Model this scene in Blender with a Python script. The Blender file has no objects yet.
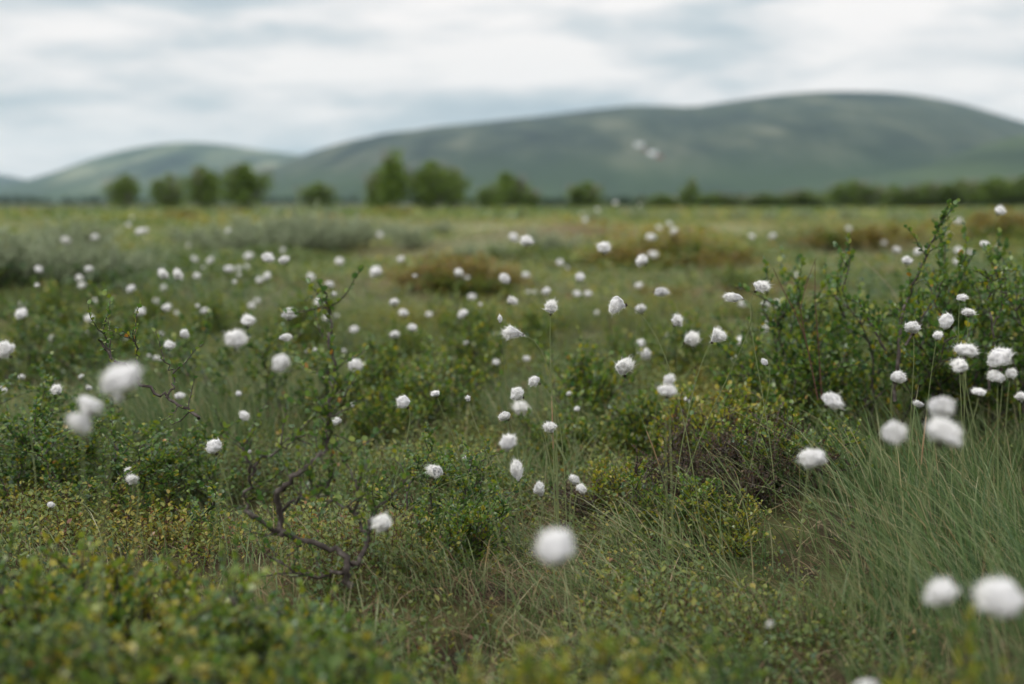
import bpy, bmesh, math, random
import numpy as np
from mathutils import Vector, Matrix, noise as mnoise

random.seed(7)
R = np.random.default_rng(11)
scene = bpy.context.scene
COL = scene.collection

# ------------------------------------------------------------------ camera numbers
FPX = 1422.0            # 50 mm lens on a 36 mm sensor, 1024 px wide
CX, CY, HOR = 512.0, 342.0, 203.0
H = 0.62
PITCH = math.atan((CY - HOR) / FPX)
FOCUS = 2.45
BLUR = 11.0             # blur disc of the far distance, pixels

def ray(px, py):
    u, v = (px - CX) / FPX, (CY - py) / FPX
    c, s = math.cos(PITCH), math.sin(PITCH)
    return np.array([u, c + v * s, -s + v * c])

def at(px, py, d):
    r = ray(px, py)
    return np.array([0, 0, H]) + r * (d / r[1])

def project(x, y, z):
    c, s = math.cos(PITCH), math.sin(PITCH)
    dz = z - H
    dep = np.maximum(y * c - dz * s, 1e-3)
    return CX + FPX * x / dep, CY - FPX * (y * s + dz * c) / dep

# ------------------------------------------------------------------ terrain
def vnoise(x, y, seed=0):
    x = np.asarray(x, float); y = np.asarray(y, float)
    xi, yi = np.floor(x), np.floor(y)
    xf, yf = x - xi, y - yi
    def h(a, b):
        v = np.sin(a * 127.1 + b * 311.7 + seed * 74.7) * 43758.5453
        return v - np.floor(v)
    u, v = xf * xf * (3 - 2 * xf), yf * yf * (3 - 2 * yf)
    return ((h(xi, yi) * (1 - u) + h(xi + 1, yi) * u) * (1 - v)
            + (h(xi, yi + 1) * (1 - u) + h(xi + 1, yi + 1) * u) * v) * 2 - 1

def flat(px, py):
    d = H / ((py - HOR) / FPX)
    return ((px - CX) / FPX * d, d)

BUMPS = [  # x, y, rx, ry, height, redness
    (0.98, 3.45, 0.65, 0.5, 0.10, 0.0), (-0.42, 1.45, 0.5, 0.35, 0.12, 0.1), (0.12, 1.2, 0.22, 0.2, 0.10, 0.0),
    (0.48, 2.75, 0.35, 0.3, 0.08, 0.0), (-0.9, 2.2, 0.4, 0.35, 0.06, 0.0), (-0.25, 2.3, 0.3, 0.25, 0.05, 0.2),
    (0.85, 1.75, 0.35, 0.4, 0.03, 0.0),
]
for (px, py, w, hgt, red) in [(455, 292, .55, .20, 1.0), (690, 276, .8, .20, .7), (640, 262, 1.2, .12, 1.0), (850, 262, .9, .17, 1.0),
                              (1000, 262, 1.1, .26, .7), (545, 262, 1.2, .26, .2), (280, 290, .7, .10, .2), (770, 300, .5, .12, .6),
                              (60, 300, 1.0, .12, .1), (150, 262, 1.1, .14, .4), (370, 262, 1.4, .12, .3), (905, 285, .6, .10, .8),
                              (640, 320, .5, .08, .3), (420, 330, .4, .08, .5)]:
    x, y = flat(px, py)
    BUMPS.append((x, y, w, w * 1.1, hgt, red))

def ground(x, y):
    x = np.asarray(x, float); y = np.asarray(y, float)
    fade = 1 / (1 + (np.maximum(y, 0) / 60.0) ** 2)
    z = .034 * vnoise(x * 3.7, y * 3.7, 1) + .045 * vnoise(x * 1.3, y * 1.3, 2)
    z = z + .07 * vnoise(x * .35, y * .35, 3) * np.clip(y / 5, 0.2, 1)
    z = z * (.25 + .75 * fade)
    for (bx, by, rx, ry, hh, _) in BUMPS:
        z = z + hh * np.exp(-((x - bx) / rx) ** 2 - ((y - by) / ry) ** 2)
    return z

def redness(x, y):
    v = np.zeros_like(np.asarray(x, float))
    for (bx, by, rx, ry, hh, rd) in BUMPS:
        v = v + rd * np.exp(-((x - bx) / rx) ** 2 * 1.2 - ((y - by) / ry) ** 2 * 1.2)
    far = np.clip((np.asarray(y, float) - 14) / 30, 0, 1)
    v = v + .5 * far * np.clip(vnoise(x * .05, y * .03, 9) - .35, 0, 1)
    return np.clip(v, 0, 1)

def hit(px, py):
    r = ray(px, py)
    lo, t = 0.0, 0.5
    while t < 400:
        p = np.array([0, 0, H]) + r * t
        if p[2] < ground(p[0], p[1]):
            break
        lo = t; t *= 1.02
    for _ in range(18):
        m = (lo + t) / 2
        p = np.array([0, 0, H]) + r * m
        if p[2] < ground(p[0], p[1]): t = m
        else: lo = m
    return np.array([0, 0, H]) + r * t

# ------------------------------------------------------------------ mesh helpers
def mesh(name, V, faces, mat, tint=None, smooth=False):
    """V (n,3); faces: list of index arrays of shape (m,k)."""
    me = bpy.data.meshes.new(name)
    V = np.asarray(V, np.float32)
    me.vertices.add(len(V)); me.vertices.foreach_set('co', V.ravel())
    loops = np.concatenate([np.asarray(f, np.int32).ravel() for f in faces])
    tot = np.concatenate([np.full(len(f), np.asarray(f).shape[1], np.int32) for f in faces])
    start = np.concatenate([[0], np.cumsum(tot)[:-1]]).astype(np.int32)
    me.loops.add(len(loops)); me.loops.foreach_set('vertex_index', loops)
    me.polygons.add(len(tot)); me.polygons.foreach_set('loop_start', start)
    if smooth: me.polygons.foreach_set('use_smooth', np.ones(len(tot), bool))
    me.update(calc_edges=True)
    if tint is not None:
        a = me.attributes.new('tint', 'FLOAT', 'FACE')
        a.data.foreach_set('value', np.asarray(tint, np.float32))
    me.materials.append(mat)
    return me

def link(name, me, parent=None, loc=None):
    o = bpy.data.objects.new(name, me)
    COL.objects.link(o)
    if parent is not None: o.parent = parent
    if loc is not None: o.location = loc
    return o

def tag(o, label=None, cat=None, group=None, kind=None):
    if label: o['label'] = label
    if cat: o['category'] = cat
    if group: o['group'] = group
    if kind: o['kind'] = kind
    return o

def unit(a):
    return a / np.maximum(np.linalg.norm(a, axis=-1, keepdims=True), 1e-9)

def leaf_arrays(P, A, N, size, width, fold=.12):
    """folded two-quad leaves."""
    n = len(P)
    A = unit(A); S = unit(np.cross(A, N)); N = np.cross(S, A)
    size = np.broadcast_to(np.asarray(size, float), (n,))[:, None]
    w = np.broadcast_to(np.asarray(width, float), (n,))[:, None]
    pts = [P, P + size * (A * .28 + S * .40 * w + N * fold), P + size * (A * .72 + S * .40 * w + N * fold), P + size * A,
           P + size * (A * .72 - S * .40 * w + N * fold), P + size * (A * .28 - S * .40 * w + N * fold)]
    V = np.stack(pts, 1).reshape(-1, 3)
    b = (np.arange(n) * 6)[:, None]
    F = np.concatenate([b + np.array([[0, 1, 2, 3]]), b + np.array([[0, 3, 4, 5]])], 1).reshape(-1, 4)
    return V, F

def blade_arrays(P, lean, L, rise, width):
    """curved grass blades: lean (n,2) horizontal reach as a share of L, rise = height share."""
    n = len(P)
    L = L[:, None]; rise = np.broadcast_to(np.asarray(rise, float), (n,))[:, None]
    up = np.array([[0, 0, 1.0]])
    ln = np.concatenate([lean, np.zeros((n, 1))], 1)
    p1 = P + up * L * rise * .75 + ln * L * .22
    p2 = P + up * L * rise + ln * L
    ang = R.uniform(0, math.pi, n)
    side = np.stack([np.cos(ang), np.sin(ang), R.uniform(-.2, .2, n)], 1)
    w = width[:, None]
    rows = []
    for t, ww in ((0, 1), (.38, .9), (.75, .6)):
        c = P * (1 - t) ** 2 + p1 * 2 * t * (1 - t) + p2 * t * t
        rows += [c - side * w * ww * .5, c + side * w * ww * .5]
    rows.append(p2)
    V = np.stack(rows, 1).reshape(-1, 3)
    b = (np.arange(n) * 7)[:, None]
    Q = np.concatenate([b + np.array([[0, 1, 3, 2]]), b + np.array([[2, 3, 5, 4]])], 1).reshape(-1, 4)
    T = b + np.array([[4, 5, 6]])
    return V, Q, T

def tube(pts, radii, sides=5):
    pts = np.asarray(pts, float); n = len(pts)
    V = []
    tan = unit(np.gradient(pts, axis=0))
    ref = np.array([.31, .93, .2])
    for i in range(n):
        s = unit(np.cross(tan[i], ref)); u = np.cross(s, tan[i])
        for k in range(sides):
            a = 2 * math.pi * k / sides
            V.append(pts[i] + radii[i] * (math.cos(a) * s + math.sin(a) * u))
    F = []
    for i in range(n - 1):
        for k in range(sides):
            F.append((i * sides + k, i * sides + (k + 1) % sides, (i + 1) * sides + (k + 1) % sides, (i + 1) * sides + k))
    return np.array(V), np.array(F)

class Bag:
    def __init__(self): self.V, self.F, self.n = [], {}, 0
    def add(self, V, *Fs):
        for F in Fs:
            F = np.asarray(F)
            self.F.setdefault(F.shape[1], []).append(F + self.n)
        self.V.append(V); self.n += len(V)
    def build(self, name, mat, tint=None, smooth=False):
        return mesh(name, np.concatenate(self.V), [np.concatenate(self.F[k]) for k in sorted(self.F)], mat, tint, smooth)

# ------------------------------------------------------------------ materials
def new_mat(name):
    m = bpy.data.materials.new(name); m.use_nodes = True
    nt = m.node_tree; nt.nodes.clear()
    out = nt.nodes.new('ShaderNodeOutputMaterial')
    return m, nt, out

def ramp(nt, stops, inp, interp='LINEAR'):
    r = nt.nodes.new('ShaderNodeValToRGB')
    r.color_ramp.interpolation = interp
    e = r.color_ramp.elements
    e[0].position, e[0].color = stops[0][0], (*stops[0][1], 1)
    e[1].position, e[1].color = stops[-1][0], (*stops[-1][1], 1)
    for p, c in stops[1:-1]:
        k = e.new(p); k.color = (*c, 1)
    nt.links.new(inp, r.inputs['Fac'])
    return r.outputs['Color']

def tint_mat(name, stops, rough=.5, trans=.3, spec=.35):
    m, nt, out = new_mat(name)
    at_ = nt.nodes.new('ShaderNodeAttribute'); at_.attribute_name = 'tint'
    col = ramp(nt, stops, at_.outputs['Fac'])
    p = nt.nodes.new('ShaderNodeBsdfPrincipled')
    p.inputs['Roughness'].default_value = rough
    p.inputs['Specular IOR Level'].default_value = spec
    nt.links.new(col, p.inputs['Base Color'])
    if trans > 0:
        t = nt.nodes.new('ShaderNodeBsdfTranslucent'); nt.links.new(col, t.inputs['Color'])
        mx = nt.nodes.new('ShaderNodeMixShader'); mx.inputs[0].default_value = trans
        nt.links.new(p.outputs[0], mx.inputs[1]); nt.links.new(t.outputs[0], mx.inputs[2])
        nt.links.new(mx.outputs[0], out.inputs['Surface'])
    else:
        nt.links.new(p.outputs[0], out.inputs['Surface'])
    return m

def noise_mat(name, stops, scale, rough=.8, coord='Object', detail=5, spec=.2, bump=0.0):
    m, nt, out = new_mat(name)
    tc = nt.nodes.new('ShaderNodeTexCoord')
    nz = nt.nodes.new('ShaderNodeTexNoise'); nz.inputs['Scale'].default_value = scale; nz.inputs['Detail'].default_value = detail
    nt.links.new(tc.outputs[coord], nz.inputs['Vector'])
    col = ramp(nt, stops, nz.outputs['Fac'])
    p = nt.nodes.new('ShaderNodeBsdfPrincipled')
    p.inputs['Roughness'].default_value = rough; p.inputs['Specular IOR Level'].default_value = spec
    nt.links.new(col, p.inputs['Base Color'])
    if bump:
        b = nt.nodes.new('ShaderNodeBump'); b.inputs['Strength'].default_value = bump
        nt.links.new(nz.outputs['Fac'], b.inputs['Height']); nt.links.new(b.outputs[0], p.inputs['Normal'])
    nt.links.new(p.outputs[0], out.inputs['Surface'])
    return m

M_BIRCH = tint_mat('dwarf_birch_leaf', [(0, (.030, .088, .032)), (.40, (.095, .198, .032)), (.75, (.25, .305, .024)), (.93, (.40, .34, .026)), (1, (.42, .18, .03))], .32, .45, .9)
M_HEATH = tint_mat('heath_leaf', [(0, (.040, .096, .038)), (.4, (.115, .190, .036)), (.68, (.26, .285, .034)), (.85, (.42, .33, .04)), (.93, (.30, .15, .045)), (1, (.20, .08, .045))], .32, .45, .9)
M_CROW = tint_mat('dark_heather_leaf', [(0, (.030, .026, .018)), (.4, (.075, .046, .030)), (.65, (.13, .075, .04)), (.75, (.10, .14, .035)), (1, (.17, .22, .04))], .45, .3, .5)
M_WILLOW = tint_mat('willow_leaf', [(0, (.21, .265, .15)), (.5, (.34, .40, .25)), (1, (.50, .54, .39))], .6, .38, .3)
M_GRASS = tint_mat('grass_blade', [(0, (.055, .115, .038)), (.45, (.142, .213, .072)), (.70, (.28, .33, .16)), (.86, (.43, .41, .24)), (1, (.38, .28, .14))], .42, .45, .5)
M_STRAW = tint_mat('dead_grass', [(0, (.10, .065, .04)), (.5, (.26, .19, .11)), (1, (.46, .38, .25))], .7, .3, .15)
M_TREE = tint_mat('tree_leaf', [(0, (.075, .135, .022)), (.5, (.145, .225, .034)), (1, (.23, .31, .045))], .5, .4, .3)
M_WOODLAND = tint_mat('far_wood_leaf', [(0, (.022, .044, .026)), (1, (.07, .11, .05))], .6, .3, .2)
M_WOOD = noise_mat('twig_bark', [(.3, (.030, .024, .022)), (.55, (.075, .062, .056)), (.75, (.16, .145, .13))], 90, .8, bump=.3)
M_REDTWIG = noise_mat('young_twig_bark', [(.3, (.05, .022, .016)), (.7, (.12, .055, .04))], 60, .7)
M_BARK = noise_mat('tree_bark', [(.3, (.10, .085, .07)), (.6, (.32, .30, .27))], 6, .8)
M_STEM = noise_mat('green_stem', [(.3, (.10, .14, .05)), (.7, (.20, .22, .10))], 30, .55)
M_SHEATH = noise_mat('stem_sheath', [(.3, (.22, .14, .075)), (.7, (.36, .27, .15))], 60, .6)
M_DRY = noise_mat('dry_stalk', [(.3, (.24, .20, .12)), (.7, (.40, .35, .24))], 60, .6)
M_BRACT = noise_mat('dark_bract', [(.3, (.03, .022, .018)), (.7, (.09, .07, .055))], 80, .7)
M_WALL = noise_mat('white_cabin_paint', [(.3, (.78, .78, .78)), (.7, (.84, .84, .83))], .8, .6)
M_ROOF = noise_mat('pale_metal_roof', [(.3, (.74, .75, .77)), (.7, (.82, .83, .85))], 1.2, .5)
M_RED = noise_mat('red_shed_paint', [(.3, (.26, .06, .045)), (.7, (.34, .085, .06))], 1.2, .8)
M_DARKROOF = noise_mat('brown_shed_roof', [(.3, (.14, .07, .055)), (.7, (.2, .1, .08))], 1.2, .8)
M_PANE = noise_mat('dark_pane', [(.3, (.03, .035, .04)), (.7, (.06, .065, .07))], .5, .15, spec=.5)

def fluff_mat():
    m, nt, out = new_mat('cotton_fluff')
    d = nt.nodes.new('ShaderNodeBsdfDiffuse'); t = nt.nodes.new('ShaderNodeBsdfTranslucent')
    d.inputs['Color'].default_value = (.95, .945, .93, 1); t.inputs['Color'].default_value = (.95, .945, .93, 1)
    mx = nt.nodes.new('ShaderNodeMixShader'); mx.inputs[0].default_value = .5
    nt.links.new(d.outputs[0], mx.inputs[1]); nt.links.new(t.outputs[0], mx.inputs[2]); nt.links.new(mx.outputs[0], out.inputs['Surface'])
    return m
M_FLUFF = fluff_mat()
def down_mat():
    m, nt, out = new_mat('cotton_down')
    p = nt.nodes.new('ShaderNodeBsdfPrincipled')
    p.inputs['Base Color'].default_value = (.965, .96, .945, 1); p.inputs['Roughness'].default_value = .9; p.inputs['Specular IOR Level'].default_value = .05
    p.inputs['Subsurface Weight'].default_value = 1.0; p.inputs['Subsurface Radius'].default_value = (1, 1, .95); p.inputs['Subsurface Scale'].default_value = .02
    nt.links.new(p.outputs[0], out.inputs['Surface'])
    return m
M_DOWN = down_mat()

def ground_mat():
    m, nt, out = new_mat('peat_and_moss')
    L = nt.links
    tc = nt.nodes.new('ShaderNodeTexCoord')
    def nz(scale, detail=6):
        n = nt.nodes.new('ShaderNodeTexNoise'); n.inputs['Scale'].default_value = scale; n.inputs['Detail'].default_value = detail
        L.new(tc.outputs['Object'], n.inputs['Vector']); return n.outputs['Fac']
    near = ramp(nt, [(.32, (.022, .015, .011)), (.43, (.048, .036, .020)), (.52, (.062, .064, .024)), (.66, (.12, .115, .05))], nz(9, 8))
    far_a = ramp(nt, [(.30, (.12, .15, .065)), (.42, (.19, .20, .085)), (.52, (.29, .34, .19)), (.64, (.40, .44, .31))], nz(.22, 8))
    far_b = ramp(nt, [(.35, (.045, .060, .026)), (.55, (.075, .095, .04)), (.7, (.12, .10, .045))], nz(.02, 6))
    sep = nt.nodes.new('ShaderNodeSeparateXYZ'); L.new(tc.outputs['Object'], sep.inputs[0])
    mr = nt.nodes.new('ShaderNodeMapRange'); mr.inputs[1].default_value = 5; mr.inputs[2].default_value = 22
    L.new(sep.outputs['Y'], mr.inputs[0])
    mr2 = nt.nodes.new('ShaderNodeMapRange'); mr2.inputs[1].default_value = 70; mr2.inputs[2].default_value = 130
    L.new(sep.outputs['Y'], mr2.inputs[0])
    mf = nt.nodes.new('ShaderNodeMix'); mf.data_type = 'RGBA'
    L.new(mr2.outputs[0], mf.inputs['Factor']); L.new(far_a, mf.inputs['A']); L.new(far_b, mf.inputs['B']); far = mf.outputs['Result']
    mix = nt.nodes.new('ShaderNodeMix'); mix.data_type = 'RGBA'
    L.new(mr.outputs[0], mix.inputs['Factor']); L.new(near, mix.inputs['A']); L.new(far, mix.inputs['B'])
    red = ramp(nt, [(.3, (.075, .045, .02)), (.55, (.15, .095, .04)), (.75, (.17, .14, .05))], nz(2.5, 6))
    at_ = nt.nodes.new('ShaderNodeAttribute'); at_.attribute_name = 'redness'
    mix2 = nt.nodes.new('ShaderNodeMix'); mix2.data_type = 'RGBA'
    L.new(at_.outputs['Fac'], mix2.inputs['Factor']); L.new(mix.outputs['Result'], mix2.inputs['A']); L.new(red, mix2.inputs['B'])
    p = nt.nodes.new('ShaderNodeBsdfPrincipled'); p.inputs['Roughness'].default_value = .9; p.inputs['Specular IOR Level'].default_value = .15
    L.new(mix2.outputs['Result'], p.inputs['Base Color'])
    b = nt.nodes.new('ShaderNodeBump'); b.inputs['Strength'].default_value = .6; b.inputs['Distance'].default_value = .03
    L.new(nz(25, 6), b.inputs['Height']); L.new(b.outputs[0], p.inputs['Normal'])
    L.new(p.outputs[0], out.inputs['Surface'])
    return m

def hill_mat(name, green, k=1.0):
    m, nt, out = new_mat(name)
    L = nt.links
    tc = nt.nodes.new('ShaderNodeTexCoord')
    mp = nt.nodes.new('ShaderNodeMapping'); mp.inputs['Scale'].default_value = (.0015, .00032, .0015)
    L.new(tc.outputs['Object'], mp.inputs['Vector'])
    n1 = nt.nodes.new('ShaderNodeTexNoise'); n1.inputs['Scale'].default_value = 4.6; n1.inputs['Detail'].default_value = 9; n1.inputs['Roughness'].default_value = .62
    L.new(mp.outputs[0], n1.inputs['Vector'])
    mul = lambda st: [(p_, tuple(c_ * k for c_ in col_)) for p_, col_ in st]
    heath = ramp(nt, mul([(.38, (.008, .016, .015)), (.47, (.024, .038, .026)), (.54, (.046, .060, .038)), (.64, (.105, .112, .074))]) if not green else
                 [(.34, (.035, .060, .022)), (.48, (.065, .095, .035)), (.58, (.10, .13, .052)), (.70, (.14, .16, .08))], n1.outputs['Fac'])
    sep = nt.nodes.new('ShaderNodeSeparateXYZ'); L.new(tc.outputs['Object'], sep.inputs[0])
    n2 = nt.nodes.new('ShaderNodeTexNoise'); n2.inputs['Scale'].default_value = 3; n2.inputs['Detail'].default_value = 7
    L.new(mp.outputs[0], n2.inputs['Vector'])
    # birch wood climbs the lower slopes to an uneven line
    ad = nt.nodes.new('ShaderNodeMath'); ad.operation = 'MULTIPLY_ADD'; ad.inputs[1].default_value = 130; ad.inputs[2].default_value = -65
    L.new(n2.outputs['Fac'], ad.inputs[0])
    sm = nt.nodes.new('ShaderNodeMath'); sm.operation = 'ADD'; L.new(sep.outputs['Z'], sm.inputs[0]); L.new(ad.outputs[0], sm.inputs[1])
    mr = nt.nodes.new('ShaderNodeMapRange'); mr.inputs[1].default_value = 30; mr.inputs[2].default_value = 90; mr.inputs[3].default_value = 1; mr.inputs[4].default_value = 0
    L.new(sm.outputs[0], mr.inputs[0])
    wood = ramp(nt, [(.35, (.020, .040, .022)), (.6, (.045, .078, .034)), (.72, (.08, .11, .05))], n2.outputs['Fac'])
    mix = nt.nodes.new('ShaderNodeMix'); mix.data_type = 'RGBA'
    L.new(mr.outputs[0], mix.inputs['Factor']); L.new(heath, mix.inputs['A']); L.new(wood, mix.inputs['B'])
    p = nt.nodes.new('ShaderNodeBsdfPrincipled'); p.inputs['Roughness'].default_value = .95; p.inputs['Specular IOR Level'].default_value = .1
    L.new(mix.outputs['Result'], p.inputs['Base Color']); L.new(p.outputs[0], out.inputs['Surface'])
    return m

# ------------------------------------------------------------------ the setting
def build_ground():
    yy = [.55]
    while yy[-1] < 4200: yy.append(yy[-1] + max(.028, yy[-1] * .0125))
    yy = np.array(yy) - 3.5 * 0
    rows = np.concatenate([np.arange(-3, .5, .12), yy])
    u = np.linspace(-1, 1, 321); u = np.sign(u) * (.45 * np.abs(u) + .8 * np.abs(u) ** 3)
    X = u[None, :] * (np.maximum(rows, 0)[:, None] + 3.2); Y = np.repeat(rows[:, None], len(u), 1)
    Z = ground(X, Y)
    V = np.stack([X, Y, Z], -1).reshape(-1, 3)
    nr, nc = X.shape
    i = (np.arange(nr - 1)[:, None] * nc + np.arange(nc - 1)[None, :]).ravel()
    F = np.stack([i, i + 1, i + nc + 1, i + nc], 1)
    me = mesh('bog_ground', V, [F], ground_mat(), smooth=True)
    a = me.attributes.new('redness', 'FLOAT', 'POINT'); a.data.foreach_set('value', redness(V[:, 0], V[:, 1]).astype(np.float32))
    tag(link('ground', me), kind='structure', label='peaty bog ground with moss and low hummocks')
build_ground()

def ridge(name, pts, y0, y1, y2, mat, rough=6.0, seed=0):
    """a hill whose skyline, seen from the bog, runs through the pixel points; y1 = foot, y0 = crest, y2 = back foot."""
    az = np.linspace(-0.62, 0.62, 260)
    px = CX + az * FPX
    xs = np.array([p[0] for p in pts], float); ys = np.array([p[1] for p in pts], float)
    elev = np.interp(px, xs, ys)
    k = np.ones(9) / 9
    e2 = np.convolve(np.pad(elev, 4, mode='edge'), k, mode='valid')
    elev = (HOR - e2) / FPX
    yy = np.concatenate([np.linspace(y1, y0, 60), np.linspace(y0, y2, 25)[1:]])
    t = np.where(yy < y0, (yy - y1) / (y0 - y1), (y2 - yy) / (y2 - y0))
    S = t ** 1.25 * (1.6 - .6 * t)
    S = S / np.max(S * y0 / yy)
    X = az[None, :] * yy[:, None]; Y = np.repeat(yy[:, None], len(az), 1)
    Z = elev[None, :] * y0 * S[:, None]
    n = vnoise(X / 420, Y / 420, seed) * 1.0 + vnoise(X / 150, Y / 150, seed + 1) * .5 + vnoise(X / 60, Y / 60, seed + 2) * .2
    Z = Z + n * rough * np.clip(t, 0, 1)[:, None] * (1 - .8 * (t[:, None] > .9)) * np.clip(Z / 30, 0, 1) - 1.5 * (1 - t[:, None])
    V = np.stack([X, Y, Z], -1).reshape(-1, 3)
    nr, nc = X.shape
    i = (np.arange(nr - 1)[:, None] * nc + np.arange(nc - 1)[None, :]).ravel()
    F = np.stack([i, i + 1, i + nc + 1, i + nc], 1)
    o = link(name, mesh(name, V, [F], mat, smooth=True))
    def height(px_, y_):
        a = (px_ - CX) / FPX
        j = int(round((a + .62) / 1.24 * (nc - 1))); r = int(np.argmin(abs(yy - y_)))
        return Vector((X[r, j], Y[r, j], Z[r, j]))
    return o, height

HM = hill_mat('fell_heath', False)
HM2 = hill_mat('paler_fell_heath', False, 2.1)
HG = hill_mat('green_slope', True)
o, _ = ridge('far_hills', [(-400, 192), (-100, 178), (0, 172), (30, 180), (60, 188), (120, 200), (1500, 201)], 6400, 5200, 6900, HM, 3, 31)
tag(o, 'distant blue fell at the very edge of the plain', kind='structure')
o, _ = ridge('hills', [(-400, 203), (-60, 195), (0, 186), (40, 178), (75, 166), (110, 154), (150, 146), (185, 142), (215, 143), (250, 149), (290, 155), (330, 159), (380, 168), (460, 185), (560, 203), (1500, 203)],
             4800, 2900, 6200, HM2, 9, 41)
tag(o, 'rounded grey-green fell standing lower and farther off', kind='structure')
o, mountain_h = ridge('mountain', [(-400, 203), (160, 203), (230, 188), (280, 168), (310, 156), (340, 147), (380, 137), (420, 130), (500, 120), (560, 114), (610, 108), (645, 110), (690, 109), (730, 103), (770, 97), (800, 93), (850, 92), (900, 94), (940, 100), (985, 112), (1024, 125), (1100, 140), (1250, 165), (1500, 180)],
             3600, 1700, 5200, HM, 13, 51)
tag(o, 'long green fell with a broad rounded summit', kind='structure')
o, _ = ridge('slope', [(-400, 203), (640, 203), (720, 193), (790, 184), (850, 177), (905, 168), (950, 155), (990, 141), (1030, 133), (1120, 118), (1300, 110), (1500, 120)],
             2100, 1250, 2500, HG, 4, 61)
tag(o, 'lighter green spur sloping down in front of the fell', kind='structure')

# haze: one closed box of even, thin air
def build_haze():
    x, y0, y1, z0, z1 = 4600, -300, 7300, -3.5, 330
    V = [(-x, y0, z0), (x, y0, z0), (x, y1, z0), (-x, y1, z0), (-x, y0, z1), (x, y0, z1), (x, y1, z1), (-x, y1, z1)]
    V = np.array(V, float)
    F = np.array([(3, 2, 1, 0), (4, 5, 6, 7), (0, 1, 5, 4), (1, 2, 6, 5), (2, 3, 7, 6), (3, 0, 4, 7)])
    m, nt, out = new_mat('thin_air')
    v = nt.nodes.new('ShaderNodeVolumePrincipled')
    v.inputs['Color'].default_value = (.62, .84, .98, 1); v.inputs['Density'].default_value = .000074
    nt.links.new(v.outputs[0], out.inputs['Volume'])
    tag(link('haze', mesh('haze', V, [F], m)), 'thin bluish air over the whole bog and fells', kind='stuff')
build_haze()

# ------------------------------------------------------------------ scattered ground cover (stuff)
def sample(y0, y1, dens, margin=.7):
    """random ground points in the wedge the camera faces, with a margin for a step aside."""
    k = .40
    area = k * (y1 ** 2 - y0 ** 2) + 2 * margin * (y1 - y0)
    n = int(area * dens)
    yy = np.empty(0)
    while len(yy) < n:
        c = R.uniform(y0, y1, n * 2); w = k * c + margin
        yy = np.concatenate([yy, c[R.uniform(0, k * y1 + margin, n * 2) < w]])
    yy = yy[:n]
    xx = R.uniform(-1, 1, n) * (k * yy + margin)
    return xx, yy

def blob(px, py, zones):
    v = np.zeros_like(px)
    for (cx, cy, rx, ry, a) in zones:
        v = np.maximum(v, a * np.exp(-((px - cx) / rx) ** 2 - ((py - cy) / ry) ** 2))
    return v

GRASS_TALL = [(950, 520, 165, 95, 1.15), (1000, 620, 150, 120, 1.15), (860, 600, 110, 90, .8), (170, 425, 130, 48, .95), (235, 390, 60, 40, .6), (540, 440, 60, 40, .4), (820, 690, 140, 60, .5)]
GRASS_FINE = [(660, 720, 260, 90, .9), (250, 780, 420, 110, .9), (90, 590, 120, 40, .5), (800, 720, 200, 90, .8), (560, 575, 130, 110, 1.35), (690, 600, 90, 60, .9), (470, 500, 110, 50, .9), (640, 640, 120, 90, .7), (800, 560, 120, 60, .7), (430, 600, 100, 60, .5), (330, 430, 120, 50, .5)]
LEAFY = [(180, 640, 300, 75, .7), (330, 560, 120, 60, .7), (650, 660, 160, 50, .9), (90, 500, 200, 55, .9), (700, 425, 110, 45, 1.0), (500, 345, 330, 45, .8), (620, 480, 60, 60, .7),
         (120, 345, 200, 45, .8), (870, 360, 170, 90, .8), (430, 440, 60, 40, .7), (420, 530, 90, 50, .6)]
YELLOW = [(720, 430, 70, 30, 1.0), (600, 500, 40, 40, .6), (150, 560, 100, 30, .8), (60, 640, 80, 40, .6), (520, 470, 60, 30, .5), (590, 640, 40, 60, .35), (480, 300, 100, 40, .3)]
BARE = [(750, 490, 75, 45, .8), (580, 520, 40, 40, .6), (700, 540, 60, 50, .6), (460, 400, 60, 22, .7), (480, 620, 60, 40, .4), (560, 350, 120, 12, .4)]

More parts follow.
